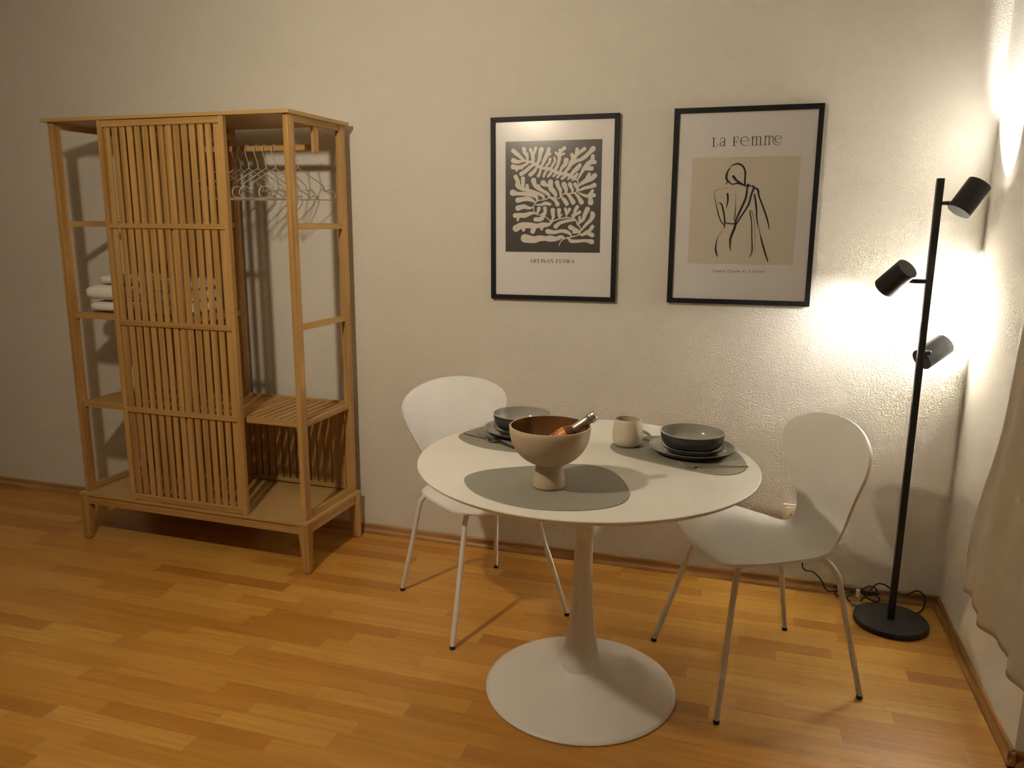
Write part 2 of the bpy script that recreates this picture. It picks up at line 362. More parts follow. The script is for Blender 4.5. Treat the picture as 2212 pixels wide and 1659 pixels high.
CORAL_D = [[268,-1440,15.2,333,-1282,18.9,456,-1161,26.4,686,-1094,26.3,876,-1056,22.5,1065,-991,22.4,1139,-890,26.1,1165,-762,22.3,1097,-635,26.0,1019,-562,29.8,979,-453,26.0,864,-343,26.0,558,-316,26.1,253,-362,22.5,-16,-444,26.4,-132,-417,22.6,-288,-288,18.9,-503,-215,18.9,-717,-159,22.8,-796,-30,19.0,-817,117,18.9,-760,264,22.7,-624,373,22.6,-392,399,22.5,-219,461,22.5,-104,511,22.4,88,459,18.7,241,458,22.3,335,548,22.3,467,637,25.9,752,644,22.2,958,705,25.8,1030,865,25.7,1027,1044,25.7,968,1170,25.6,797,1279,66.0,550,1390,66.2,266,1430,62.7,36,1523,62.9,-194,1617,63.0,-405,1638,55.7,-655,1733,59.6,-772,1825,48.5,-965,1901,48.5,-1120,1913,37.4],[-1696,2357,84.5,-1550,2237,84.4,-1393,2107,67.5,-1237,1978,48.7,-1101,1903,28.1],[-1686,1969,98.0,-1490,1911,71.4,-1276,1943,41.2,-1121,1922,28.1],[-1695,1719,102.0,-1489,1685,84.8,-1275,1744,60.1,-1081,1849,46.8],[-1548,1568,41.5,-1470,1657,47.1],[-1333,1637,33.9,-1275,1708,41.3],[-1352,1428,82.9,-1138,1561,78.8,-945,1720,63.6,-771,1789,37.3],[-1239,2409,85.8,-1200,2265,70.9,-1102,2137,63.5,-1092,1993,46.7,-1062,1902,37.4],[-1084,2244,29.8,-1102,2119,44.8],[-969,2394,55.8,-890,2204,59.5,-850,2024,78.2,-869,1863,56.0],[-748,2424,66.7,-794,2274,55.7,-861,2150,65.1],[-507,2365,103.5,-554,2197,77.8,-581,2036,74.2,-637,1876,65.1,-713,1770,52.2],[-202,2367,84.6,-239,2243,77.4,-314,2084,85.0,-389,1943,74.1,-464,1783,55.7,-559,1677,52.1],[-153,2188,58.9,-257,2172,55.3],[-141,1991,62.7,-177,1849,55.5,-272,1762,51.9,-347,1637,46.4],[30,2041,44.2,60,1916,51.6,-24,1775,51.7,-117,1616,51.8],[440,2404,76.6,310,2301,64.0,236,2179,66.0,239,2001,69.7,203,1842,62.5,130,1665,70.1,36,1523,55.5],[94,2227,55.1,199,2127,51.4],[243,2338,47.6,254,2232,51.3],[425,2193,43.9,293,2142,47.6],[523,1933,102.5,469,1766,84.4,357,1661,66.2,283,1519,51.6,209,1431,46.1],[1253,2358,75.8,1116,2265,68.8,932,2128,69.0,823,1972,87.4,713,1814,87.7,640,1656,73.3,511,1516,62.5,418,1410,55.2],[956,2348,68.9,931,2164,61.7],[754,2141,72.8,804,1990,72.9],[1595,2350,107.8,1451,2205,72.1,1324,2085,79.5,1159,1965,65.3,936,1899,61.9,788,1795,54.8],[1176,2053,29.0,1140,1983,43.5],[1079,1737,72.8,979,1614,91.2,831,1493,76.8,721,1352,66.0,646,1335,45.9],[1592,2070,79.2,1568,1904,83.0,1423,1783,94.1,1277,1627,83.5,1169,1469,58.3,1060,1293,43.9,987,1170,29.3],[1680,1840,79.3,1496,1835,72.3],[1556,1604,90.5,1352,1608,83.5],[974,1401,51.2,891,1278,62.3,837,1189,40.4],[-962,1395,82.5,-808,1519,74.8,-713,1662,52.2],[-633,1345,63.5,-557,1479,55.9,-539,1623,44.7],[-402,1333,55.9,-345,1458,52.1,-270,1564,48.2],[-219,1321,52.0,-115,1436,59.3,-59,1525,55.5],[1,1327,44.5,114,1433,48.1],[154,1271,44.4,267,1376,51.7],[363,1232,59.1,513,1337,55.2],[610,1210,44.2,741,1298,47.7],[780,1163,36.7,911,1206,40.3],[1692,1328,94.2,1565,1215,98.1,1380,1146,94.7,1214,1060,76.7,1066,954,36.7],[1468,1385,65.4,1397,1235,87.4],[1682,956,90.9,1516,896,65.6,1312,853,62.2,1145,792,51.3,1033,740,29.4],[1613,743,62.0,1522,610,73.1,1412,530,62.3,1224,586,47.7,1034,677,22.1],[1673,564,80.3,1505,548,80.5],[1548,287,113.6,1526,467,80.5,1486,557,73.2],[1173,298,99.4,1076,452,70.0,979,579,51.6,884,651,25.8],[833,300,99.9,736,454,77.7,658,563,62.9,543,636,25.9],[569,239,85.4,471,384,81.7,375,475,48.3,317,530,26.0],[187,222,93.4,109,350,67.2,-27,442,48.6,-143,497,26.2],[156,1082,89.0,216,910,74.2,294,783,74.2,306,620,40.9,317,512,22.3],[443,997,103.5,521,835,81.3,542,708,51.8,525,627,25.9],[689,1003,88.4,748,868,62.6,797,778,55.3,780,652,33.2],[896,1001,73.4,955,902,66.1,1013,776,44.1],[-418,1062,119.5,-302,988,70.9,-186,969,55.9],[-111,1094,107.9,-110,950,93.1,-89,841,104.4,27,713,93.1,106,586,67.1,69,495,26.1],[-825,1167,108.8,-765,994,86.4,-609,865,86.3,-434,754,67.4,-260,661,71.1,-172,570,52.4,-181,479,26.2],[-601,964,52.5,-609,846,67.5],[-1586,1323,90.8,-1488,1130,87.1,-1487,984,110.0,-1330,872,90.9,-1036,778,71.8,-802,703,75.3,-569,628,63.9,-413,535,63.8,-392,426,30.1],[-1273,1245,90.5,-1272,1054,75.6,-1291,890,75.7],[-1096,979,64.1,-1075,833,68.0],[-1703,693,129.6,-1486,654,72.3,-1270,652,79.6,-1035,623,75.6,-840,575,75.5,-684,501,64.1,-683,355,26.4],[-1485,396,110.6,-1269,432,91.2,-1073,449,91.0,-877,383,64.3,-740,300,22.7],[-1484,74,110.9,-1228,137,87.6,-1032,81,64.6,-836,99,26.5],[-1602,-223,99.8,-1384,-214,95.7,-1187,-214,99.3,-952,-140,72.3,-796,-122,41.8],[-1492,-409,49.9,-1463,-269,61.3],[-593,52,79.4,-640,-86,49.2,-737,-150,30.3],[-130,224,63.8,-333,261,67.7,-487,207,49.0,-720,208,22.7],[-341,69,79.1,-329,-86,71.6,-405,-215,83.1,-501,-362,90.9,-735,-380,87.4],[-454,-169,49.1,-415,-233,56.7],[-11,-14,93.8,0,-179,75.1,21,-270,63.9,-55,-435,26.4],[257,-6,86.0,250,-179,56.2,271,-325,30.0],[365,-179,33.7,290,-289,30.0],[515,39,59.6,556,-143,44.7,568,-289,18.7],[686,20,70.6,594,-143,48.4],[1007,110,73.9,915,-35,66.7,899,-198,59.4,835,-343,26.1],[1105,-89,70.3,937,-198,48.2],[794,-180,29.7,825,-307,29.8],[1423,18,103.0,1324,-180,84.9,1261,-362,74.0,1132,-489,52.0,1038,-562,22.3],[1109,-289,51.9,1093,-471,37.1],[1613,-127,73.5,1644,-217,95.6,1563,-398,77.4,1416,-543,62.9,1287,-689,48.2,1195,-817,22.3],[1635,-669,81.2,1535,-815,70.4,1404,-889,74.2,1255,-981,63.3,1141,-982,22.4],[1633,-997,92.6,1481,-943,74.2],[122,-656,94.2,293,-527,67.6,522,-453,59.9,770,-416,48.5,922,-416,18.6],[736,-690,97.2,909,-781,82.1,1043,-836,67.1,1112,-927,26.1],[873,-891,52.3,1006,-891,41.0],[-205,-860,102.4,67,-895,75.6,356,-839,67.7,586,-874,78.8,741,-965,48.7,771,-1057,22.5],[-1182,-1144,173.3,-788,-1198,138.0,-553,-1140,122.2,-279,-1147,95.1,-124,-1146,129.1,148,-1154,90.8,359,-1078,75.4,494,-1114,22.6],[1620,-1262,100.3,1354,-1218,59.6,1070,-1239,67.3,784,-1241,71.3,687,-1168,48.8,609,-1113,22.6],[-1571,-744,138.8,-1304,-622,126.7,-949,-621,118.4,-674,-639,95.2,-421,-602,102.4,-188,-583,71.8,-35,-472,41.5],[-1243,-809,65.3,-1224,-659,95.9],[-849,-863,99.4,-791,-695,106.8],[-468,-759,64.6,-440,-639,75.9]]
CAP1_D = [[-907,-1995,4.2,-959,-2129,4.2],[-907,-1995,8.3,-857,-2126,12.5],[-945,-2086,4.2,-886,-2086,4.2],[-973,-2129,3.5,-939,-2128,3.5],[-882,-2127,3.5,-836,-2127,3.5],[-777,-1995,12.4,-776,-2130,12.4],[-800,-1998,3.5,-753,-1997,4.1,-715,-2007,8.3,-709,-2027,12.4,-717,-2050,6.9,-753,-2062,4.1,-774,-2062,4.1],[-743,-2062,6.9,-717,-2088,12.4,-700,-2123,11.1],[-802,-2127,3.5,-751,-2127,3.5],[-710,-2126,4.1,-677,-2124,4.1],[-599,-1993,12.4,-598,-2128,12.4],[-658,-2034,3.4,-655,-1998,4.1,-543,-1996,4.1,-538,-2033,3.4],[-623,-2126,3.5,-570,-2125,3.4],[-450,-1992,12.4,-448,-2127,12.4],[-475,-1995,3.4,-424,-1995,3.4],[-474,-2125,3.4,-423,-2124,3.4],[-310,-2028,4.1,-320,-2002,5.5,-348,-1991,5.5,-381,-2012,9.6,-376,-2039,12.4,-341,-2058,13.7,-310,-2081,12.4,-312,-2112,9.6,-347,-2126,5.5,-379,-2116,5.5,-390,-2086,4.1],[-198,-1990,4.1,-248,-2123,4.1],[-198,-1990,8.2,-147,-2120,12.3],[-234,-2081,4.1,-176,-2080,4.1],[-262,-2123,3.4,-228,-2122,3.4],[-172,-2121,3.4,-126,-2121,3.4],[-72,-1990,4.1,-70,-2124,4.1],[-75,-1990,10.9,28,-2122,10.9],[26,-1988,4.1,28,-2122,4.1],[-91,-1993,3.4,-61,-1992,3.4],[-90,-2121,3.4,-48,-2121,3.4],[6,-1991,3.4,45,-1991,3.4],[174,-1988,12.3,176,-2122,12.3],[152,-1991,3.4,249,-1989,4.1,256,-2024,3.4],[178,-2055,4.1,220,-2054,4.1],[220,-2034,3.4,220,-2074,3.4],[151,-2119,3.4,204,-2118,3.4],[318,-1987,12.3,320,-2120,12.3],[296,-1990,3.4,345,-1989,3.4],[295,-2118,3.4,394,-2117,4.1,401,-2076,3.4],[510,-1985,5.4,469,-1999,9.5,456,-2052,13.6,471,-2106,9.5,512,-2118,5.4,554,-2104,9.5,567,-2051,13.6,552,-1998,9.5,510,-1985,5.4],[642,-1984,12.2,644,-2118,12.2],[620,-1987,3.4,665,-1987,4.1,702,-1997,8.1,708,-2017,12.2,700,-2039,6.8,666,-2051,4.1,645,-2051,4.1],[676,-2050,6.8,701,-2077,12.2,718,-2111,10.8],[619,-2115,3.4,668,-2115,3.4],[708,-2114,4.1,740,-2112,4.1],[848,-1983,4.1,799,-2114,4.1],[848,-1983,8.1,898,-2111,12.2],[812,-2072,4.1,870,-2071,4.1],[786,-2114,3.4,819,-2113,3.4],[874,-2113,3.4,919,-2112,3.4]]
FIG_D = [[-500,1530,14.7,-274,1611,29.2,-75,1535,34.0,33,1338,34.1,46,1119,34.1,52,825,34.2],[-521,1469,19.6,-610,1299,34.4,-637,1128,44.3,-581,1004,34.5,-414,867,19.7,-208,901,29.4,-34,838,29.4],[-580,992,24.6,-635,869,14.8],[-381,1149,49.0,-264,1012,39.2,-61,875,34.3,90,788,19.5,159,848,34.2,260,786,19.5],[187,799,34.2,144,701,34.2,116,357,39.2,-53,-88,39.5,-202,-487,34.8,-225,-738,44.8,-352,-1116,40.1,-362,-1369,30.1,-341,-1623,10.1],[283,798,19.5,383,748,38.9,304,454,34.2,228,109,34.4,7,-287,29.7,-193,-637,29.8],[409,723,29.2,534,649,38.9,597,403,29.2,767,9,29.3,940,-435,29.3,1035,-794,12.2],[424,478,29.3,510,59,34.3,575,-486,22.1,690,-883,9.9,798,-1257,29.6,949,-1707,29.7,1065,-2008,19.8],[-591,733,4.9,-1005,638,5.0,-1044,514,7.5,-983,214,12.5,-860,-237,20.0,-745,-513,20.0,-613,-664,15.0],[-845,183,14.9,-741,88,29.9,-631,-337,29.9,-604,-588,30.0,-620,-765,12.5],[-606,-563,22.5,-393,-600,19.9,-220,-600,24.9],[-559,510,34.6,-535,262,29.7,-574,-12,12.4],[-260,532,4.9,-237,211,7.4,-242,-212,17.4,-257,-475,14.9],[-642,-802,5.0,-815,-1069,7.6,-881,-1349,20.2,-887,-1604,33.0,-812,-1834,20.3],[390,-163,7.4,339,-114,9.8,298,-163,19.7,377,-536,19.7,419,-1035,19.8,461,-1638,22.4,371,-1855,7.5],[364,-126,9.8,456,-436,7.4,541,-1034,4.9,568,-1662,5.0]]
TITLE_D = [[-1178,2559,19.3,-1163,2265,19.3],[-1234,2567,6.9,-1124,2571,6.9],[-1225,2255,6.9,-1038,2251,6.9,-1030,2357,6.9],[-927,2484,11.0,-910,2552,8.2,-856,2570,8.2,-785,2535,13.7,-771,2398,16.4,-772,2289,16.4,-736,2261,6.9],[-780,2439,6.8,-901,2388,11.0,-931,2320,13.7,-880,2265,9.6,-786,2303,8.2],[-432,2566,19.0,-422,2267,19.1],[-463,2268,6.8,-354,2266,6.8],[-473,2578,6.8,-283,2573,8.1,-270,2474,6.8],[-423,2410,6.8,-328,2407,6.8],[-328,2455,6.8,-325,2360,6.8],[-166,2430,6.8,-31,2434,6.8,104,2437,6.8],[101,2444,8.1,57,2539,10.8,-40,2582,8.1,-146,2545,10.8,-186,2424,16.3,-146,2315,12.2,-34,2258,8.1,46,2276,6.8,103,2336,5.4],[230,2575,16.2,242,2272,16.2],[195,2273,6.8,296,2270,6.8],[190,2563,6.7,230,2575,6.7],[240,2521,6.7,310,2586,9.4,373,2544,14.8,380,2423,16.2,390,2275,16.2],[336,2273,6.7,437,2274,6.7],[381,2517,6.7,457,2589,9.4,514,2540,14.8,521,2419,16.1,524,2271,16.2],[470,2270,6.7,571,2270,6.7],[684,2589,14.7,688,2274,16.1],[637,2275,6.7,744,2275,6.7],[639,2564,6.7,684,2583,6.7],[695,2522,6.7,751,2588,9.4,819,2559,14.7,827,2425,14.7,837,2275,16.1],[784,2273,6.7,890,2276,6.7],[835,2518,6.7,890,2584,9.3,953,2542,13.3,962,2395,12.0,1036,2286,10.7,1131,2250,8.0,1208,2275,6.7,1258,2320,5.3],[1050,2473,6.7,1254,2481,6.6],[1254,2483,8.0,1223,2555,12.0,1141,2588,8.0,1057,2566,10.7,1029,2487,14.7,1069,2379,12.0,1165,2333,8.0,1229,2361,6.7,1266,2407,5.3]]
CAP2_D = [[-936,-2445,6.7,-941,-2355,6.7,-897,-2354,6.7,-896,-2372,6.7],[-939,-2395,6.7,-908,-2395,6.7],[-945,-2445,6.7,-919,-2445,6.7],[-858,-2413,6.7,-818,-2412,6.7,-824,-2389,6.7,-842,-2383,6.7,-859,-2399,6.7,-857,-2426,6.7,-839,-2444,6.7,-817,-2436,6.7],[-784,-2444,6.7,-787,-2385,6.7],[-787,-2390,6.7,-771,-2385,6.7,-761,-2398,6.7,-759,-2443,6.7],[-762,-2389,6.7,-745,-2384,6.7,-735,-2398,6.7,-733,-2443,6.7],[-700,-2389,6.7,-678,-2383,6.7,-664,-2397,6.7,-662,-2438,6.7,-653,-2442,6.7],[-664,-2408,6.7,-690,-2408,6.7,-700,-2425,6.7,-688,-2443,6.7,-662,-2431,6.7],[-618,-2352,6.7,-602,-2351,6.7,-597,-2442,6.7],[-618,-2442,6.7,-575,-2441,6.7],[-540,-2410,6.7,-500,-2409,6.7,-506,-2386,6.7,-524,-2380,6.7,-541,-2396,6.7,-539,-2423,6.7,-521,-2441,6.7,-499,-2433,6.7],[-380,-2440,6.7,-385,-2350,6.7,-341,-2349,6.7,-340,-2367,6.7],[-382,-2390,6.7,-352,-2389,6.7],[-389,-2440,6.7,-362,-2439,6.7],[-300,-2380,6.7,-284,-2380,6.6,-281,-2438,6.7],[-301,-2439,6.7,-259,-2438,6.7],[-285,-2358,6.6,-285,-2356,6.6],[-190,-2379,6.6,-212,-2379,6.6,-224,-2398,6.6,-210,-2415,6.6,-193,-2410,6.6,-190,-2383,6.6],[-190,-2383,6.6,-185,-2446,6.6,-203,-2463,6.6,-221,-2456,6.6],[-146,-2379,6.6,-144,-2424,6.6,-126,-2437,6.6,-109,-2423,6.6],[-111,-2378,6.6,-108,-2436,6.6],[-66,-2378,6.6,-59,-2378,6.6,-56,-2436,6.6],[-58,-2391,6.6,-42,-2378,6.6,-26,-2384,6.6],[-69,-2436,6.6,-36,-2436,6.6],[12,-2404,6.6,52,-2403,6.6,46,-2381,6.6,28,-2374,6.6,12,-2391,6.6,13,-2418,6.6,32,-2435,6.6,53,-2428,6.6],[171,-2434,6.6,168,-2376,6.6],[168,-2389,6.6,189,-2374,6.6,203,-2389,6.6,206,-2433,6.6],[263,-2374,6.6,247,-2388,6.6,248,-2419,6.6,267,-2433,6.6,283,-2418,6.6,281,-2388,6.6,263,-2374,6.6],[345,-2432,6.6,344,-2428,6.6],[405,-2360,6.6,420,-2342,6.6,425,-2431,6.6],[407,-2432,6.6,444,-2431,6.6],[561,-2430,6.6,556,-2341,6.6,586,-2340,6.6,598,-2360,6.6,588,-2380,6.6,558,-2381,6.6],[552,-2430,6.6,578,-2430,6.6],[652,-2370,6.6,636,-2385,6.6,638,-2415,6.6,656,-2429,6.6,672,-2414,6.6,670,-2384,6.6,652,-2370,6.6],[747,-2374,6.6,725,-2369,6.6,715,-2384,6.6,731,-2397,6.6,749,-2410,6.6,738,-2428,6.6,716,-2423,6.6],[802,-2347,6.5,806,-2414,6.6,819,-2427,6.6,832,-2420,6.5],[788,-2370,6.6,826,-2369,6.5],[869,-2396,6.5,908,-2395,6.5,902,-2373,6.5,884,-2366,6.5,868,-2382,6.5,870,-2409,6.5,888,-2426,6.5,909,-2419,6.5],[946,-2368,6.5,953,-2368,6.5,957,-2426,6.5],[954,-2381,6.5,970,-2368,6.5,986,-2374,6.5],[944,-2426,6.5,976,-2425,6.5]]
# ------------------------------------------------------------------ camera
cd = bpy.data.cameras.new('camera'); cam = bpy.data.objects.new('camera', cd); COL.objects.link(cam); SC.camera = cam
cam.location = (.53436, -3.2015, 1.45811); cam.rotation_euler = (1.36753, -.00796, .29423)
cd.sensor_width = 36; cd.lens = 1705.2 / 2212 * 36; cd.clip_start = .05

# ------------------------------------------------------------------ the room
XC, HC, XL, YF = 1.31, 2.62, -4.4, -5.2
def slab(name, dims, mat):
    b = MB(); b.box(*dims, mi=0); return struct(b.build(name, mat))
slab('floor', (XL, 2.2, YF, .0, -.05, 0), M['floor'])
slab('ceiling', (XL, 2.2, YF, .0, HC, HC + .05), M['ceil'])
slab('wall_back', (XL, 2.2, .0, .1, -.05, HC), M['wall'])
slab('wall_right', (XC, 1.95, -.958, .0, 0, HC), M['wall_smooth'])
slab('wall_recess', (1.95, 2.1, YF, -.0, 0, HC), M['wall_smooth'])
slab('wall_left', (XL - .1, XL, YF, .0, -.05, HC), M['wall'])
slab('wall_front', (XL, 2.2, YF - .1, YF, -.05, HC), M['wall'])
def skirting(name, p0, p1, nrm, mat, h=.045, d=.018):
    """ogee skirting board swept along the foot of the wall"""
    prof = [(0, 0), (d, 0), (d, .005), (d * .97, .010), (d * .78, .016), (d * .52, .021), (d * .42, .026), (d * .46, .032), (d * .56, .037), (d * .55, .041), (d * .38, h), (0, h)]
    b = MB(); n = len(prof); vs = []
    for P in (p0, p1):
        vs += [(P[0] + nrm[0] * a + (P[2] if len(P) > 2 else 0) * a * nrm[1] * 0, P[1] + nrm[1] * a, z) for a, z in prof]
    # mitre the ends that meet in the corner
    vs = list(vs)
    if name.endswith('back'):
        vs = [(x if i < n else x - prof[i - n][0], y, z) for i, (x, y, z) in enumerate(vs)]
    if name.endswith('right'):
        vs = [(x, y if i >= n else y - prof[i][0], z) for i, (x, y, z) in enumerate(vs)]
    b.add(vs, [(i, (i + 1) % n, (i + 1) % n + n, i + n) for i in range(n)] + [tuple(range(n)), tuple(range(n, 2 * n))])
    return struct(b.build(name, mat, smooth=True, angle=50))
skirting('baseboard_back', (XL, 0), (XC, 0), (0, -1), M['skirt_x'])
skirting('baseboard_right', (XC, 0), (XC, -.976), (-1, 0), M['skirt_y'])
skirting('baseboard_recess', (XC - .018, -.958), (1.95, -.958), (0, -1), M['skirt_x'])

# ------------------------------------------------------------------ wardrobe (local x = along, y = depth, z = up)
W = thing('wardrobe', 'open bamboo wardrobe with a sliding slatted door standing against the back wall', 'wardrobe', (-2.3578, -.4742, 0), (0, 0, -.022))
WD = .452
def wpart(name, boxes, parent=W, bevel=.0012, label=None, mats=None):
    b = MB()
    for x in boxes: b.box(*x)
    o = b.build(name, mats or B3, parent, bevel=bevel)
    if label: o['label'] = label
    return o
wpart('top_board', [(0, 1.2, 0, WD, 1.848, 1.862)], mats=PLY)
wpart('base_board', [(0, 1.2, 0, WD, .212, .226)], mats=PLY)
RT, RB = 1.845, .226
PW, PD = .021, .044
for x0 in (.018, 1.2 - .018 - PW):
    for y0 in (.021, WD - .006 - PD):
        wpart('post', [(x0, x0 + PW, y0, y0 + PD, RB, 1.848)])
for x0 in (.020, 1.2 - .020 - .017):
    for z0, z1 in ((1.824, 1.848), (1.420, 1.444), (1.022, 1.046), (.622, .646), (.227, .252)):
        wpart('side_rail', [(x0, x0 + .017, .021 + PD, WD - .006 - PD, z0, z1)])
# divider frame between the two halves
DX = .611
for y0 in (.021, WD - .006 - .040):
    wpart('divider_post', [(DX, DX + .021, y0, y0 + .040, RB, 1.848)])
for z0, z1 in ((1.800, 1.830), (1.420, 1.444), (1.022, 1.046), (.622, .646), (.227, .250)):
    wpart('divider_rail', [(DX + .001, DX + .020, .061, WD - .046, z0, z1)])
# slatted shelves
def shelf(name, x0, x1, z, y0=.045, y1=WD - .012, n=14):
    if x1 < .6: y1 = WD - .032
    bx = [(x0, x1, y0, y0 + .016, z - .023, z + .001), (x0, x1, y1 - .016, y1, z - .022, z + .006)]
    p = (x1 - x0) / n
    for i in range(n): bx.append((x0 + p * i + .0045, x0 + p * (i + 1) - .0045, y0 + .015, y1 - .016, z - .0095, z, 1))
    return wpart(name, bx, bevel=.0008)
shelf('upper_shelf', .039, DX - .001, 1.047)
shelf('lower_shelf', .039, DX - .001, .645)
shelf('lower_shelf', DX + .022, 1.161, .645)
# slatted back panels behind the lowest compartment
def back_panel(x0, x1, zt=.616):
    y = WD - .030
    bx = [(x0, x1, y, y + .016, .234, .252), (x0, x1, y, y + .016, zt - .020, zt), (x0, x0 + .016, y, y + .016, .252, zt - .02), (x1 - .016, x1, y, y + .016, .252, zt - .02)]
    n = 13; p = (x1 - x0 - .032) / n
    for i in range(n):
        a = x0 + .016 + p * i; bx.append((a + .0055, a + p - .0055, y + .004, y + .012, .25, zt - .018, 2))
    return wpart('back_panel', bx, bevel=.0008)
back_panel(.040, DX - .002, 1.800); back_panel(DX + .023, 1.160)
# sliding door: frame plus the panel of slats
door = wpart('sliding_door', [(.298, .320, .000, .019, .227, 1.846, 2), (.889, .910, .000, .019, .227, 1.846, 2),
      (.320, .889, .001, .018, 1.820, 1.845), (.320, .889, .001, .017, 1.418, 1.438), (.320, .889, .001, .017, 1.012, 1.034), (.320, .889, .001, .017, .632, .653), (.320, .889, .001, .018, .229, .254)])
sl = MB(); n = 15; p = .569 / n
for i in range(n):
    a = .320 + p * (i + .5)
    sl.box(a - .0125, a + .0125, .008, .015, .250, 1.823, 2)
sl.build('slat_panel', B3, door, bevel=.0008)
# runner strips under the door
for a in (.36, .70): wpart('door_runner', [(a, a + .10, .0005, .004, .2262, .2285)], bevel=0)
# clothes rail and its two hangers
wpart('hanging_rail', [(DX + .012, 1.166, .226, .244, 1.733, 1.755)])
wpart('rail_bracket', [(1.158, 1.170, .218, .256, 1.722, 1.848, 2)]); wpart('rail_bracket', [(DX + .004, DX + .017, .218, .256, 1.722, 1.800, 2)])
# base: apron and four tapered legs
wpart('base_rail', [(.045, 1.155, .007, .024, .172, .212)]); wpart('base_rail', [(.045, 1.155, WD - .024, WD - .007, .172, .212)])
for x0 in (.006, 1.177): wpart('base_rail', [(x0, x0 + .017, .045, WD - .045, .172, .212, 1)])
for cx, sx in ((.002, 1), (1.198, -1)):
    for cy, sy in ((.002, 1), (WD - .002, -1)):
        b = MB()
        A = lambda wx, wy, z: [(cx + sx * min(0, 0), cy, z), (cx + sx * wx, cy, z), (cx + sx * wx, cy + sy * wy, z), (cx, cy + sy * wy, z)]
        b.hexa(A(.028, .028, .004), A(.042, .042, .170), 2); b.hexa(A(.042, .042, .170), A(.046, .046, .212), 2)
        lg = b.build('leg', B3, W, bevel=.001)
        f = MB(); f.box(*sorted((cx + sx * .004, cx + sx * .024)), *sorted((cy + sy * .004, cy + sy * .024)), 0, .004, 0); f.build('foot_pad', M['rubber'], lg)

# ------------------------------------------------------------------ clothes hangers
def wl(u, w, z):   # wardrobe local -> world
    return Vector((-2.3578, -.4742, 0)) + Matrix.Rotation(-.022, 3, 'Z') @ Vector((u, w, z))
def hanger_mesh():
    b = MB(); r = .0019
    zb = 1.755 + .0022
    hook = [(0, .012 + .013 * math.cos(a) - .012, 0) for a in ()]
    hk = [(0, .018 * math.cos(a) , -.016 + .018 * math.sin(a)) for a in np.linspace(-.55, PI, 12)]
    pts = hk + [(0, -.016, -.035), (0, -.004, -.062), (0, 0, -.082), (0, 0, -.090)]
    b.tube(crv(pts, 3), r, 6)
    H = []
    half = [(0, 0, -.090), (0, .062, -.119), (0, .128, -.150), (0, .144, -.162), (0, .149, -.175), (0, .158, -.178), (0, .174, -.172), (0, .190, -.172), (0, .205, -.180), (0, .212, -.193), (0, .208, -.206), (0, .195, -.2125), (0, .170, -.214), (0, .08, -.215), (0, 0, -.215)]
    b.tube(crv(half, 4), r, 6); b.tube(crv([(x, -y, z) for x, y, z in half], 4), r, 6)
    return b
hb = hanger_mesh()
us = [.700, .7814, .8047, .8462, .8905, .9299, .9750, 1.0316, 1.0817]
names = ['leftmost of the row, behind the door', 'eighth from the right', 'seventh from the right', 'sixth from the right', 'fifth from the right', 'fourth from the right', 'third from the right', 'second from the right', 'rightmost of the row beside the bracket']
rz = [.12, .10, .02, .10, .14, .06, .12, -.04, .22]
hm = None
for u, nm, a in zip(us, names, rz):
    if hm is None: h = hb.build('clothes_hanger', M['hanger'], smooth=True); hm = h
    else: h = hm.copy(); COL.objects.link(h)
    h.location = wl(u, .235, 1.7555); h.rotation_euler = (0, 0, -.022 - a)
    tag(h, 'thin white wire clothes hanger on the wardrobe rail, ' + nm, 'hanger', 'wire hangers on the wardrobe rail')

# ------------------------------------------------------------------ towels and linen on the upper shelf
def folded(name, u0, u1, w0, w1, z0, z1, mat, label, cat, group, seed, fold=2):
    """a folded cloth: rounded box with soft layered edges"""
    rnd = random.Random(seed); nu, nw = 22, 18; b = MB()
    cu, cw = (u0 + u1) / 2, (w0 + w1) / 2; hu, hw, hz = (u1 - u0) / 2, (w1 - w0) / 2, (z1 - z0) / 2
    ph = [rnd.uniform(0, 6) for _ in range(6)]
    vs = []; fs = []
    NA, NV = 72, 14
    for j in range(NV + 1):
        t = -PI / 2 + PI * j / NV
        ct, st = max(0, math.cos(t)) ** .45, math.copysign(abs(math.sin(t)) ** .75, math.sin(t))
        lay = 1 - .018 * math.exp(-((st) / .12) ** 2)
        for i in range(NA):
            a = 2 * PI * i / NA; ca, sa = math.cos(a), math.sin(a)
            x = math.copysign(abs(ca) ** .42, ca) * ct * lay; y = math.copysign(abs(sa) ** .42, sa) * ct * lay
            wob = .004 * math.sin(3 * x + ph[0]) * math.sin(2.5 * y + ph[1]) + .003 * math.sin(7 * x + ph[2])
            vs.append((cu + hu * x * (1 + .02 * math.sin(4 * y + ph[3])), cw + hw * y, (z0 + z1) / 2 + hz * st * (1 + (wob * 6 if st > 0 else 0)) - (.10 * hz * abs(x) ** 3 if st > 0 else 0)))
    for j in range(NV):
        for i in range(NA):
            k = (i + 1) % NA; fs.append((j * NA + i, j * NA + k, (j + 1) * NA + k, (j + 1) * NA + i))
    fs.append(tuple(range(NA - 1, -1, -1))); fs.append(tuple(range(NV * NA, (NV + 1) * NA)))
    b.add([(p[0] - cu, p[1] - cw, p[2] - z0) for p in vs], fs)
    o = b.build(name, mat, smooth=True, angle=80); o.location = wl(cu, cw, z0); o.rotation_euler = (0, 0, -.022)
    tag(o, label, cat, group); return o
g = 'white towels on the upper wardrobe shelf'
folded('folded_towel', .050, .300, .08, .38, 1.0475, 1.097, M['towel'], 'folded white towel lying on the shelf, lowest at the left end', 'towel', g, 1)
folded('folded_towel', .042, .300, .07, .38, 1.0985, 1.170, M['towel'], 'thick folded white towel in the middle of the left stack', 'towel', g, 2)
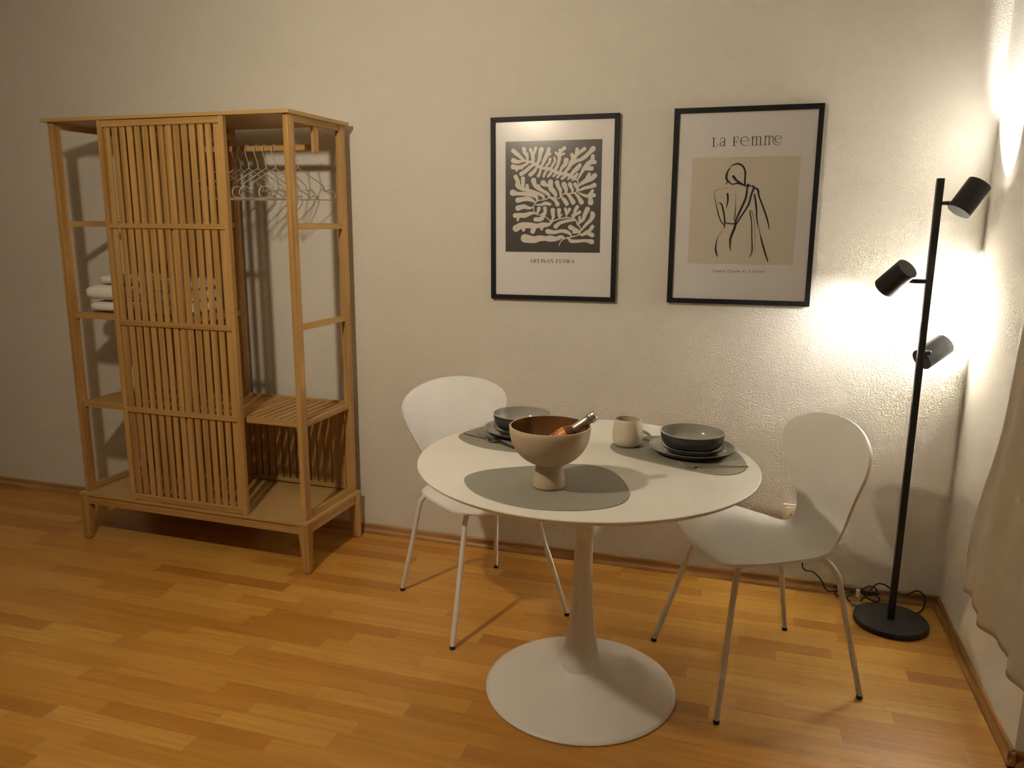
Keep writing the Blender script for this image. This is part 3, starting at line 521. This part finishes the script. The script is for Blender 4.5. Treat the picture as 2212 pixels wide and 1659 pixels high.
folded('folded_towel', .120, .295, .09, .34, 1.1715, 1.214, M['towel'], 'small folded white towel on top of the left stack', 'towel', g, 3)
g = 'white linen behind the sliding door'
folded('folded_linen', .325, .584, .055, .38, 1.0475, 1.100, M['linen'], 'folded white linen at the foot of the right stack, behind the slats', 'linen', g, 4)
folded('folded_linen', .330, .580, .060, .38, 1.1015, 1.152, M['linen'], 'folded white linen in the middle of the right stack, behind the slats', 'linen', g, 5)
folded('folded_linen', .335, .575, .065, .37, 1.1535, 1.202, M['linen'], 'folded white linen on top of the right stack, behind the slats', 'linen', g, 6)

# ------------------------------------------------------------------ framed posters
def picture(x, z, w, h, t, label):
    P = thing('picture_frame', label, 'picture', (x, -.0205, z), (0, -t, 0), 'framed posters on the back wall')
    fw = .0185; X, Z = w / 2, h / 2
    b = MB()   # mitred frame, local y from 0 (front) to .0195 (wall)
    for (a0, a1, b0, b1) in (((-X, -Z), (X, -Z), (-X + fw, -Z + fw), (X - fw, -Z + fw)), ((X, -Z), (X, Z), (X - fw, -Z + fw), (X - fw, Z - fw)),
                             ((X, Z), (-X, Z), (X - fw, Z - fw), (-X + fw, Z - fw)), ((-X, Z), (-X, -Z), (-X + fw, Z - fw), (-X + fw, -Z + fw))):
        q = [a0, a1, b1, b0]; b.hexa([(c[0], 0, c[1]) for c in q], [(c[0], .0195, c[1]) for c in q])
    b.build('frame', M['black_frame'], P, bevel=.0007)
    b = MB(); nx, nz = 60, 40; xa, za = X - fw + .0008, Z - fw + .0008; vs = []
    for i in range(nx + 1):
        for j in range(nz + 1):
            u, v = i / nx * 2 - 1, j / nz * 2 - 1
            vs.append((u * xa, .0095, v * za))
    b.add(vs, [(i * (nz + 1) + j, (i + 1) * (nz + 1) + j, (i + 1) * (nz + 1) + j + 1, i * (nz + 1) + j + 1) for i in range(nx) for j in range(nz)])
    b.box(-xa, xa, .0098, .013, -za, za, 0)
    sheet = b.build('poster_sheet', M['paper'], P)
    b = MB(); b.box(-xa, xa, .0058, .0068, -za, za, 0); b.build('glass', M['pane'], P)
    return P, sheet
def printed(name, x0, x1, z0, z1, y, mat, parent):
    b = MB(); b.add([(x0, y, z0), (x1, y, z0), (x1, y, z1), (x0, y, z1)], [(0, 1, 2, 3)]); o = b.build(name, mat, parent); return o
P1, s1 = picture(-.25888, 1.50483, .52666, .73201, .00658, 'black framed poster of cream coral-like leaf shapes on a dark square, titled ARTISAN FLORA')
printed('dark_panel', -.2015, .1963, -.1700, .2711, .0093, M['ink_dark'], s1)
ink_mesh('leaf_print', CORAL_D, .0009, .0090, M['ink_cream'], s1)
ink_mesh('caption', CAP1_D, .00016, .0092, M['ink_black'], s1, 4)
P2, s2 = picture(.4793, 1.51589, .53335, .73385, .00556, 'black framed poster of a brush-drawn figure on a beige square, titled La Femme')
printed('beige_panel', -.1929, .1980, -.2128, .1859, .0093, M['beige'], s2)
ink_mesh('figure_drawing', FIG_D, .00035, .0090, M['ink_black'], s2)
ink_mesh('title_word', TITLE_D[:5], .00022, .0092, M['ink_black'], s2, 5); ink_mesh('title_word', TITLE_D[5:], .00022, .0092, M['ink_black'], s2, 5)
ink_mesh('caption', CAP2_D, .00018, .0092, M['ink_grey'], s2, 4)

# ------------------------------------------------------------------ round pedestal table
TX, TY, TZ = .0915, -.949, .757
T = thing('dining_table', 'round white pedestal dining table laid with grey placemats', 'table', (TX, TY, 0))
b = MB(); b.lathe([(0, TZ - .020), (.478, TZ - .020), (.492, TZ - .016), (.504, TZ - .008), (.5062, TZ - .004), (.5058, TZ - .0012), (.5035, TZ), (0, TZ)], 160)
b.build('tabletop', M['table_top'], T, smooth=True, angle=25)
b = MB(); b.lathe([(0, .0), (.299, .0), (.3015, .003), (.3005, .0065), (.288, .0105), (.24, .0215), (.18, .037), (.12, .053), (.085, .063), (.070, .070), (.064, .078), (.0, .078)], 128)
b.build('base', M['table_leg'], T, smooth=True, angle=60)
b = MB(); b.lathe([(.0, .0725), (.0635, .0725), (.0625, .082), (.0565, .118), (.0490, .163), (.0410, .220), (.0352, .275), (.0312, .342), (.0284, .42), (.0275, .49), (.0285, .56), (.033, .63), (.043, .685), (.062, .720), (.095, .7368), (0, .7368)], 64)
b.build('stem', M['table_leg'], T, smooth=True, angle=40)
for o in T.children: pass

# ------------------------------------------------------------------ chairs (local x = forward)
KU = [0, .08, .2, .34, .46, .56, .66, .78, .9, 1.]
CX = [.22727, .21669, .10825, -.00381, -.0894, -.16937, -.2058, -.20652, -.22333, -.24681]
CZ = [.44809, .45941, .46058, .46636, .4603, .46197, .54219, .66115, .78056, .85722]
CW = [.17726, .19979, .222, .23286, .18433, .12552, .13079, .19193, .24706, .25225]
def seat_shell(parent):
    us = .5 - .5 * np.cos(np.linspace(.02, PI - .02, 96)); NV = 30
    x = hermite(KU, CX, us); z = hermite(KU, CZ, us); w = hermite(KU, CW, us)
    E = np.ones(len(us)); m = us < .16; E[m] = (1 - ((.16 - us[m]) / .16) ** 2.3) ** (1 / 2.3); m = us > .8; E[m] = (1 - ((us[m] - .8) / .2) ** 2.2) ** (1 / 2.2)
    w = w * E; vs = []; fs = []
    for i in range(len(us)):
        f = min(1, max(0, (z[i] - .48) / .1))
        for k in range(NV + 1):
            v = math.sin((k / NV * 2 - 1) * PI / 2 * .98) / math.sin(PI / 2 * .98); y = w[i] * v
            vs.append((x[i] + .02544 * (y / .2) ** 2 * f, y, z[i] + .02204 * (y / .2) ** 2 * (1 - f)))
    R = NV + 1
    for i in range(len(us) - 1):
        for k in range(NV): fs.append((i * R + k, i * R + k + 1, (i + 1) * R + k + 1, (i + 1) * R + k))
    b = MB(); b.add(vs, fs); o = b.build('seat_shell', M['white_shell'], parent, smooth=True, angle=80)
    md = o.modifiers.new('thickness', 'SOLIDIFY'); md.thickness = .009; md.offset = -1 if o.data.polygons[600].normal.z > 0 else 1
    bv = o.modifiers.new('round', 'BEVEL'); bv.width = .0032; bv.segments = 3; bv.limit_method = 'ANGLE'; bv.angle_limit = math.radians(50)
    return o
def chair(label, x, y, a):
    c = thing('dining_chair', label, 'chair', (x, y, 0), (0, 0, a), 'white chairs at the round table')
    seat_shell(c)
    for s in (1, -1):
        fr = crv([(.250, s * .241, .010), (.204, s * .190, .22), (.168, s * .150, .395), (.158, s * .140, .425), (.135, s * .118, .443), (.09, s * .08, .446)], 6)
        bk = crv([(-.250, s * .216, .010), (-.209, s * .192, .20), (-.176, s * .171, .365), (-.168, s * .162, .400), (-.148, s * .138, .431), (-.112, s * .105, .443), (-.05, s * .05, .447)], 6)
        for L_ in (fr, bk):
            b = MB(); b.tube(L_, .0092, 16); lg = b.build('leg', M['white_metal'], c, smooth=True, angle=60)
            f = MB(); p = L_[0]; f.tube([(p[0], p[1], 0), (p[0] - .0005 * (1 if p[0] > 0 else -1), p[1], .012)], .0098, 16); f.build('foot_cap', M['rubber'], lg, smooth=True, angle=60)
    b = MB(); b.tube([(.09, -.08, .446), (.09, .08, .446)], .0092, 10); b.tube([(-.05, -.05, .447), (-.05, .05, .447)], .0092, 10); b.tube([(.09, 0, .446), (-.05, 0, .447)], .0092, 10)
    b.build('under_frame', M['white_metal'], c, smooth=True)
    return c
chair('white shell chair with thin metal legs standing right of the round table, facing it', .6194, -.6825, -2.632)
chair('white shell chair tucked under the round table on its left, nearest the wardrobe', -.4000, -.5163, -.742)

# ------------------------------------------------------------------ table setting
def outline_plate(name, pts, z, th, mat, label, group):
    c = np.mean(pts, 0); P = crv(pts, 8, True); b = MB(); n = len(P)
    b.add([(p[0] - c[0], p[1] - c[1], 0) for p in P] + [(p[0] - c[0], p[1] - c[1], th) for p in P],
          [tuple(range(n - 1, -1, -1)), tuple(range(n, 2 * n))] + [(i, (i + 1) % n, (i + 1) % n + n, i + n) for i in range(n)])
    o = b.build(name, mat, bevel=.0006); o.location = (c[0], c[1], z); tag(o, label, 'placemat', group); return o
MZ = TZ + .0002; MT = .0022; ZP = MZ + MT
g = 'sage grey placemats on the round table'
outline_plate('placemat', [(-.193, -1.238), (-.137, -1.328), (-.049, -1.384), (.049, -1.405), (.139, -1.389), (.213, -1.351), (.257, -1.293), (.262, -1.215), (.231, -1.117), (.178, -1.035), (.108, -1.004), (.017, -1.034), (-.116, -1.111), (-.178, -1.170)], MZ, MT, M['mat_grey'], 'sage grey leatherette placemat at the front of the table under the footed bowl', g)
outline_plate('placemat', [(.137, -.795), (.181, -.866), (.301, -.926), (.412, -.970), (.489, -.979), (.540, -.938), (.554, -.857), (.529, -.745), (.478, -.676), (.40, -.622), (.30, -.605), (.205, -.650), (.148, -.722)], MZ, MT, M['mat_grey'], 'sage grey leatherette placemat under the plates on the right side of the table', g)
outline_plate('placemat', [(-.357, -.845), (-.307, -.898), (-.23, -.935), (-.122, -.946), (-.03, -.93), (.03, -.885), (.045, -.81), (.02, -.71), (-.04, -.62), (-.12, -.575), (-.215, -.59), (-.305, -.655), (-.348, -.731), (-.366, -.795)], MZ, MT, M['mat_grey'], 'sage grey leatherette placemat under the plates at the left back of the table', g)

def dish(name, label, cat, loc, prof_out, prof_in, group=None, rim=True):
    """outer shell dark, inner glaze pale"""
    b = MB(); prof = prof_out + prof_in; mis = [0] * (len(prof_out) - 1) + [2, 2] + [1] * (len(prof) - len(prof_out))
    b.lathe(prof, 96, mis=mis); o = b.build(name, [M['slate'], M['grey_glaze'], M['rim_glaze']], smooth=True, angle=50); o.location = loc; tag(o, label, cat, group); return o
def plate(label, x, y, z, r, h, name, group):
    po = [(0, .0012), (r * .60, .0012), (r * .62, 0), (r * .66, 0), (r * .70, .0015), (r * .84, h * .28), (r * .95, h * .66), (r, h * .97)]
    pi = [(r * .999, h), (r * .985, h), (r * .94, h * .74), (r * .87, h * .44), (r * .76, .0058), (r * .5, .0046), (0, .0042)]
    return dish(name, label, 'plate', (x, y, z), po, pi, group)
def bowl(label, x, y, z, r, h, group):
    po = [(0, .0015), (r * .55, .0015), (r * .57, 0), (r * .62, 0), (r * .68, .003), (r * .85, h * .20), (r * .955, h * .45), (r * .992, h * .75), (r, h * .97)]
    pi = [(r * .995, h), (r * .972, h), (r * .962, h * .75), (r * .93, h * .48), (r * .82, h * .26), (r * .65, h * .14), (r * .4, h * .10), (0, h * .09)]
    return dish('bowl', label, 'bowl', (x, y, z), po, pi, group)
z = ZP + .0003
plate('large slate grey dinner plate under the stack on the right side of the table', .388, -.778, z, .131, .022, 'dinner_plate', 'slate grey dinner plates')
plate('small slate grey plate between the dinner plate and the bowl on the right', .3925, -.788, z + .0095, .0985, .021, 'side_plate', 'slate grey side plates')
bowl('slate grey bowl with pale glaze inside, on the right stack of plates', .3900, -.797, z + .0185, .0967, .0545, 'slate grey bowls')
plate('large slate grey dinner plate under the stack behind the footed bowl', -.171, -.729, z, .130, .022, 'dinner_plate', 'slate grey dinner plates')
plate('small slate grey plate in the stack behind the footed bowl', -.1695, -.745, z + .0095, .0975, .021, 'side_plate', 'slate grey side plates')
bowl('slate grey bowl with pale glaze inside, on the left stack near the left chair', -.1685, -.750, z + .0185, .0950, .0575, 'slate grey bowls')
# cup
b = MB(); b.lathe([(0, .002), (.030, .002), (.033, 0), (.040, .003), (.0465, .012), (.0490, .026), (.0487, .040), (.0465, .060), (.0430, .078), (.0407, .0865), (.0398, .0878), (.0383, .0868), (.040, .078), (.0435, .058), (.0455, .036), (.043, .015), (.034, .008), (0, .0075)], 72)
o = b.build('cup', M['cup'], smooth=True, angle=60); o.location = (.1862, -.7620, z); tag(o, 'handleless cream stoneware cup on the left end of the right placemat', 'cup')
# footed bowl
FB = thing('footed_bowl', 'large beige clay bowl on a thick foot with brown glaze inside', 'bowl', (.0464, -1.2285, z))
b = MB(); b.lathe([(0, 0), (.041, 0), (.0440, .0025), (.0443, .008), (.0425, .022), (.039, .040), (.0362, .058), (.0352, .067), (0, .067)], 72)
b.build('foot', M['clay'], FB, smooth=True, angle=50)
H0 = .060; R0 = .1085; HH = .168
b = MB(); out = []; inn = []
for k in range(15):
    a = k / 14 * PI / 2; out.append((R0 * (math.sin(a) ** .90 if k else 0), H0 + (HH - H0) * (1 - math.cos(a) ** .92)))
for k in range(14, -1, -1):
    a = k / 14 * PI / 2; inn.append(((R0 - .0055) * (math.sin(a) ** .90 if k else 0), H0 + .007 + (HH - H0 - .006) * (1 - math.cos(a) ** .92) ))
prof = out + [(R0 - .0012, HH + .0012), (R0 - .004, HH + .0012)] + inn
mis = [0] * (len(out) + 1) + [1] * (len(prof) - len(out) - 2)
b.lathe(prof, 112, mis=mis); b.build('bowl_body', [M['clay'], M['brown_glaze']], FB, smooth=True, angle=60)
# wine bottle resting in the bowl
def bottle():
    m, nt, bb = newmat('amber_glass'); bb.inputs['Base Color'].default_value = (.15, .05, .016, 1); bb.inputs['Roughness'].default_value = .07; bb.inputs['Coat Weight'].default_value = .5
    ml, nt, bl = newmat('orange_label'); L = nt.links.new
    tc = N(nt, 'ShaderNodeTexCoord'); n = N(nt, 'ShaderNodeTexNoise', Scale=95., Detail=1.5); n.inputs['Distortion'].default_value = 2.; L(tc.outputs['Object'], n.inputs['Vector'])
    sp = N(nt, 'ShaderNodeSeparateXYZ'); L(tc.outputs['Object'], sp.inputs[0])
    g1 = N(nt, 'ShaderNodeMath', operation='GREATER_THAN'); g1.inputs[1].default_value = .54; L(n.outputs['Fac'], g1.inputs[0])
    g2 = N(nt, 'ShaderNodeMath', operation='LESS_THAN'); g2.inputs[1].default_value = .068; L(sp.outputs[2], g2.inputs[0])
    mu = N(nt, 'ShaderNodeMath', operation='MULTIPLY'); L(g1.outputs[0], mu.inputs[0]); L(g2.outputs[0], mu.inputs[1])
    mx = N(nt, 'ShaderNodeMix', data_type='RGBA'); L(mu.outputs[0], mx.inputs[0]); mx.inputs[6].default_value = (.70, .24, .02, 1); mx.inputs[7].default_value = (.03, .018, .05, 1); L(mx.outputs[2], bl.inputs['Base Color']); bl.inputs['Roughness'].default_value = .4
    tip = Vector((.1575, -1.1895, .9555)); d = Vector((.77, .20, .60)).normalized(); Lb = .170
    t = thing('wine_bottle', 'small bottle with champagne foil neck and orange label lying in the footed bowl', 'bottle', tip - d * Lb)
    t.rotation_mode = 'QUATERNION'; t.rotation_quaternion = d.to_track_quat('Z', 'Y')
    b = MB(); b.lathe([(0, .004), (.012, .001), (.022, 0), (.0245, .003), (.0245, .075), (.0235, .083), (.0190, .094), (.0150, .101), (.0130, .107), (.0122, .115), (.0118, .16), (0, .16)], 48); b.build('bottle_glass', m, t, smooth=True, angle=60)
    b = MB(); b.lathe([(.0249, .022), (.0250, .0225), (.0250, .076), (.0239, .084), (.0238, .0838), (.0248, .0755), (.0248, .0222)], 48); b.build('label', ml, t, smooth=True, angle=60)['label'] = 'orange label with dark lettering'
    b = MB(); b.lathe([(.0140, .1045), (.0138, .105), (.0131, .112), (.0126, .140), (.0122, .152), (.0134, .154), (.0150, .156), (.0152, .160), (.0142, .162), (.0142, .166), (.0140, .1715), (.012, .173), (0, .173)], 48); b.build('foil', M['foil'], t, smooth=True, angle=50)
    return t
bottle()

# cutlery -------------------------------------------------------------
def cutlery(name, kind, label, p0, p1, group, mat, z=ZP):
    """p0 = handle end, p1 = business end, on the placemat"""
    a, c = Vector((*p0, 0)), Vector((*p1, 0)); L_ = (c - a).length; ang = math.atan2(c.y - a.y, c.x - a.x)
    b = MB()
    def ribbon(st):   # (x, half width, z, thickness)
        vs = []
        for x, w, zz, th in st: vs += [(x, -w, zz), (x, w, zz), (x, w * .6, zz + th), (x, -w * .6, zz + th)]
        n = len(st); fs = [(0, 1, 2, 3), tuple(4 * (n - 1) + k for k in (3, 2, 1, 0))]
        for i in range(n - 1):
            for k in range(4): fs.append((4 * i + k, 4 * i + (k + 1) % 4, 4 * i + 4 + (k + 1) % 4, 4 * i + 4 + k))
        b.add(vs, fs)
    if kind == 'knife':
        ribbon(crv([(0, .003, 0, .004), (.004, .0048, 0, .0055), (L_ * .30, .0052, 0, .006), (L_ * .50, .0046, 0, .0045), (L_ * .54, .0055, .0002, .0022), (L_ * .70, .0088, .0002, .0016), (L_ * .90, .0085, .0002, .0014), (L_ * .98, .0040, .0002, .0010), (L_, .0008, .0002, .0006)], 3))
    elif kind == 'fork':
        ribbon(crv([(0, .0028, .0022, .003), (.004, .0036, .0018, .0032), (L_ * .4, .0026, .0040, .003), (L_ * .62, .0022, .0048, .003), (L_ * .70, .0036, .0018, .0026), (L_ * .74, .0095, .0004, .0018), (L_ * .79, .0118, .0010, .0016)], 3))
        for k in range(4):
            y = -.0102 + k * .0068
            b.tube(crv([(L_ * .775, y, .0020), (L_ * .86, y, .0060), (L_ * .94, y, .0125), (L_, y * .96, .0200)], 4), [.0014] * 12 + [.0007], 6)
    else:
        ribbon(crv([(0, .0028, .001, .003), (.004, .0040, .0008, .0032), (L_ * .4, .0028, .003, .003), (L_ * .66, .0024, .0045, .003), (L_ * .72, .004, .0042, .0026)], 3))
        hb_ = []; n = 28
        cx, rx, ry = L_ * .85, L_ * .16, .0205
        vs = []; fs = []
        for j in range(7):
            q = j / 6
            for i in range(n):
                t = 2 * PI * i / n; vs.append((cx + rx * q * math.cos(t), ry * q * math.sin(t), .0006 + .0062 * q ** 2.2))
        for j in range(6):
            for i in range(n): k = (i + 1) % n; fs.append((j * n + i, j * n + k, (j + 1) * n + k, (j + 1) * n + i))
        b.add(vs, fs)
    o = b.build(name, mat, smooth=True, angle=50); o.location = (*p0, z); o.rotation_euler = (0, 0, ang)
    if kind == 'spoon':
        md = o.modifiers.new('thickness', 'SOLIDIFY'); md.thickness = .0008
    return tag(o, label, 'cutlery', group)

g = 'steel cutlery on the placemats'
cutlery('spoon', 'spoon', 'steel spoon on the left placemat, its bowl towards the footed bowl', (-.3499, -.8021), (-.2108, -.8696), None, M['steel'])
cutlery('knife', 'knife', 'dark steel table knife on the left placemat beside the spoon', (-.1473, -.9152), (-.3171, -.7800), None, M['steel_dark'])
cutlery('fork', 'fork', 'steel fork with raised tines at the front edge of the right placemat', (.5551, -.8837), (.366, -.958), None, M['steel'])
cutlery('knife', 'knife', 'steel table knife partly hidden behind the cream cup', (.212, -.560 - .02), (.262, -.655), None, M['steel_dark'])
cutlery('spoon', 'spoon', 'steel spoon partly hidden behind the cream cup, nearer than the knife there', (.262, -.690), (.175, -.684), None, M['steel_dark'])

# ------------------------------------------------------------------ floor lamp
LX, LY = 1.1115, -.2003
FL = thing('floor_lamp', 'tall black floor lamp with three tilted spot heads in the room corner', 'lamp', (LX, LY, 0))
b = MB(); b.lathe([(0, 0), (.1275, 0), (.1285, .002), (.1285, .018), (.127, .020), (0, .0205)], 96); b.build('base_disc', M['black_disc'], FL, smooth=True, angle=40)
b = MB(); b.box(-.011, .011, -.011, .011, .020, 1.609, 0); b.build('pole', M['black_metal'], FL, bevel=.001)
BULB = emit('lit_bulb_face', (1., .92, .78), 15.0)
def head(hx, hy, hz, d, pole_z, arm_pt, kE, kB, deg, L_=.110, R_=.0385):
    d = Vector(d).normalized(); q = d.to_track_quat('Z', 'Y')
    e = bpy.data.objects.new('spot_head', None)
    b = MB(); h = L_ / 2
    b.lathe([(0, -h), (R_ - .001, -h), (R_, -h + .001), (R_, h - .0005), (R_ - .0005, h), (R_ - .002, h), (R_ - .0025, h - .001), (R_ - .0025, h - .030), (R_ - .0025, h - .034), (0, h - .034)], 64)
    o = b.build('spot_head', M['black_metal'], FL, smooth=True, angle=40)
    o.location = (hx - LX, hy - LY, hz); o.rotation_mode = 'QUATERNION'; o.rotation_quaternion = q
    b = MB(); b.lathe([(0, h - .030), (.024, h - .030), (.025, h - .028), (.0245, h - .0265), (0, h - .0265)], 32); b.build('bulb', BULB, o, smooth=True)
    a = Vector(arm_pt); c = Vector((hx - LX, hy - LY, hz)); mid = a.copy()
    b = MB(); b.tube([(a.x * 0, 0, a.z), (a.x, a.y, a.z)], .0075, 16); b.tube([(a.x, a.y, a.z), tuple(a.lerp(c, .45))], .0075, 16); b.build('arm', M['black_metal'], FL, smooth=True)
    ld = bpy.data.lights.new('spot_beam', 'SPOT'); ld.energy = kE; ld.spot_size = math.radians(deg); ld.spot_blend = kB; ld.shadow_soft_size = .018; ld.color = (1., .95, .88)
    lo = bpy.data.objects.new('spot_beam', ld); COL.objects.link(lo); lo.parent = o; lo.location = (0, 0, h - .022); lo.rotation_euler = (PI, 0, 0)
    return o
head(1.197, -.222, 1.546, (.523, .20, .829), 1.53, (.040, -.004, 1.528), 34., .3, 62)
head(1.008, -.190, 1.276, (-.53, .53, -.66), 1.27, (-.050, .004, 1.268), 8., 1., 100)
head(1.160, -.145, 1.020, (.72, .50, .48), 1.02, (.024, .0, 1.024), 230., .25, 68)

# ------------------------------------------------------------------ power cord bundled behind the lamp
PC = thing('power_cord', 'black lamp cord running from the wall socket to a tied bundle behind the lamp base', 'cord', (1.0, -.05, 0))
def cpx(pts): return [(x - 1.0, y + .05, z) for x, y, z in pts]

def cable(name, pts, r=.0030, n=7):
    b = MB(); b.tube(crv(cpx(pts), n), r, 8); return b.build(name, M['cable'], PC, smooth=True, angle=80)
Y = -.045
cable('cord', [(.756, -.050, .243), (.764, -.058, .215), (.788, -.050, .165), (.800, -.036, .135), (.8043, -.030, .1080), (.8174, -.03, .0945), (.8417, -.03, .0934), (.8644, -.03, .0767), (.8822, -.03, .0548), (.895, -.03, .0291), (.909, -.033, .0205), (.9323, -.038, .027), (.96, -.043, .040), (1.0136, -.045, .041)])
for k, dz in enumerate((.0, .006, -.006, .003)):
    cable('cord_bundle', [(.922 + .006 * k, Y + .004 * (k % 2), .046 + dz * .5), (.9718, Y + .006 * (k % 3) - .004, .0416 + dz), (1.0136, Y + .002 * k, .0403 + dz * .6), (1.0548, Y - .003 * (k % 2), .0415 + dz), (1.094 - .004 * k, Y, .041 + dz * .5)])
cable('cord_loop', [(1.0137, Y, .0400), (1.028, Y - .006, .053), (1.0419, Y - .01, .0685), (1.0595, Y - .01, .0738), (1.0756, Y - .008, .0660), (1.0801, Y, .0459), (1.0711, Y + .004, .0324), (1.0508, Y, .0293), (1.0242, Y, .0374)])
cable('cord_loop', [(1.0137, Y, .0380), (.985, -.052, .026), (.975, -.058, .012), (.984, -.064, .0045), (1.002, -.066, .0035), (1.022, -.060, .0080), (1.0420, -.052, .0290), (1.0588, -.045, .0547), (1.0702, -.041, .0699), (1.087, -.038, .0814), (1.1103, -.036, .0774), (1.1372, -.040, .0620), (1.1609, -.045, .0521), (1.1861, -.045, .0515), (1.2073, -.043, .0652), (1.2239, -.043, .0736), (1.2430, -.045, .0649), (1.2520, -.048, .0456), (1.250, -.056, .0180), (1.238, -.072, .0060), (1.2180, -.095, .0055), (1.2000, -.112, .0060)])
cable('cord_loop', [(1.0300, Y, .0340), (1.050, -.050, .020), (1.072, -.054, .0120), (1.088, -.050, .0110), (1.094, -.046, .0200), (1.084, -.044, .0300), (1.060, Y, .0360)])
cable('cord_loop', [(1.000, Y, .0360), (.960, -.052, .0260), (.940, -.056, .0140), (.932, -.050, .0180), (.936, -.046, .0300), (.960, -.044, .0380), (1.000, -.045, .0400)])
b = MB(); b.box(-.0065, .0065, -.009, .008, .0, .030, 0)
o = b.build('cable_tie', M['tag'], PC, bevel=.002); o.location = (.012, -.012, .026); o['label'] = 'white tie holding the cord bundle'
b = MB(); b.lathe([(0, 0), (.022, 0), (.024, .003), (.022, .010), (.012, .014), (0, .015)], 40); o = b.build('foot_switch', M['taupe'], PC, smooth=True, angle=40); o.location = (.008, -.033, 0.0); o['label'] = 'round taupe foot switch'

# ------------------------------------------------------------------ wall socket
S = thing('wall_socket', 'white wall socket low on the back wall behind the right chair', 'socket', (.756, 0, .279))
b = MB(); b.box(-.0425, .0425, -.008, 0, -.078, .078, 0); b.build('cover_frame', M['switch'], S, bevel=.002)
for k, zc in enumerate((.036, -.036)):
    b = MB(); b.box(-.030, .030, -.0115, -.0075, zc - .030, zc + .030, 0); ins = b.build('socket_insert', M['switch'], S, bevel=.0015)
    b = MB(); n = 40
    b.lathe([(.0225, 0), (.0215, .0015), (.0195, .0015), (.0190, -.0), (0, 0)], 48); rg = b.build('socket_well', M['switch'], ins, smooth=True, angle=30); rg.location = (0, -.0117, zc); rg.rotation_euler = (PI / 2, 0, 0)
    if k == 0:
        b = MB()
        for s in (-1, 1): b.tube([(s * .0095, -.0125, zc), (s * .0095, -.0117, zc)], .0026, 12)
        b.build('pin_hole', M['hole'], ins)
b = MB(); b.tube([(0, -.012, -.036), (0, -.034, -.036)], [.018, .016], 24); b.build('plug', M['cable'], PC, smooth=True).location = (.756 - 1.0, .05, .279)

# ------------------------------------------------------------------ curtain
def curtain():
    z0, z1 = .300, 2.36; NZ, NY = 90, 110; vs = []; fs = []
    ez = [.30, .49, .68, .87, .98, 1.29, 1.8, 2.4]; ey = [-.52, -.525, -.585, -.655, -.685, -.765, -.86, -.95]
    for j in range(NZ + 1):
        t = j / NZ; z = z0 + (z1 - z0) * t
        ye = float(hermite(ez, ey, z)[0]); yr = -1.62
        for i in range(NY + 1):
            s = i / NY; y = ye + (yr - ye) * s
            ph = s * (3.4 + .0) * 2 * PI
            fold = math.sin(ph) * (.032 - .019 * (1 - t) ** 2) + .006 * math.sin(ph * 2.3 + 4 * t) + .004 * math.sin(9 * z + 20 * s)
            x = 1.252 + fold
            hem = .035 * s + .005 * math.sin(ph + .5)
            zz = z + (1 - t) ** 6 * hem
            vs.append((x, y, zz))
    R = NY + 1
    for j in range(NZ):
        for i in range(NY): fs.append((j * R + i, j * R + i + 1, (j + 1) * R + i + 1, (j + 1) * R + i))
    b = MB(); b.add([(x - 1.24, y + 1.0, z) for x, y, z in vs], fs)
    o = b.build('curtain', M['curtain'], smooth=True, angle=80); o.location = (1.24, -1.0, 0)
    md = o.modifiers.new('thickness', 'SOLIDIFY'); md.thickness = .0018
    return tag(o, 'long beige fabric curtain hanging beside the right wall, hem above the skirting', 'curtain')
curtain()

# ------------------------------------------------------------------ lights of the room
LP = Vector((-.92, -2.15, 2.19))
ld = bpy.data.lights.new('ceiling_spot', 'AREA'); ld.shape = 'DISK'; ld.size = .11; ld.energy = 13.5; ld.color = (1., .85, .63)
lo = bpy.data.objects.new('ceiling_spot', ld); COL.objects.link(lo); lo.location = LP + Vector((0, .03, 0)); lo.rotation_euler = Vector((.48, .78, -.42)).to_track_quat('-Z', 'Y').to_euler()
ld = bpy.data.lights.new('ceiling_spot', 'AREA'); ld.shape = 'DISK'; ld.size = .11; ld.energy = 6.5; ld.color = (1., .85, .63)
lo = bpy.data.objects.new('ceiling_spot', ld); COL.objects.link(lo); lo.location = LP + Vector((-.012, .03, 0)); lo.rotation_euler = Vector((-.75, .62, -.22)).to_track_quat('-Z', 'Y').to_euler()
ld = bpy.data.lights.new('ceiling_lamp', 'POINT'); ld.energy = 4.0; ld.color = (1., .85, .63); ld.shadow_soft_size = .05
lo = bpy.data.objects.new('ceiling_lamp', ld); COL.objects.link(lo); lo.location = LP
w = bpy.data.worlds.new('world'); SC.world = w; w.use_nodes = True; w.node_tree.nodes['Background'].inputs[0].default_value = (.0, .0, .0, 1)
vs_ = SC.view_settings; vs_.view_transform = 'Standard'; vs_.look = 'None'; vs_.exposure = 0.28; vs_.gamma = 1; vs_.use_curve_mapping = False
try:
    SC.cycles.use_denoising = True; SC.cycles.max_bounces = 6; SC.cycles.diffuse_bounces = 4; SC.cycles.glossy_bounces = 3; SC.cycles.transmission_bounces = 2; SC.cycles.use_adaptive_sampling = True; SC.cycles.adaptive_threshold = .05; SC.cycles.sample_clamp_indirect = 0
except Exception: pass
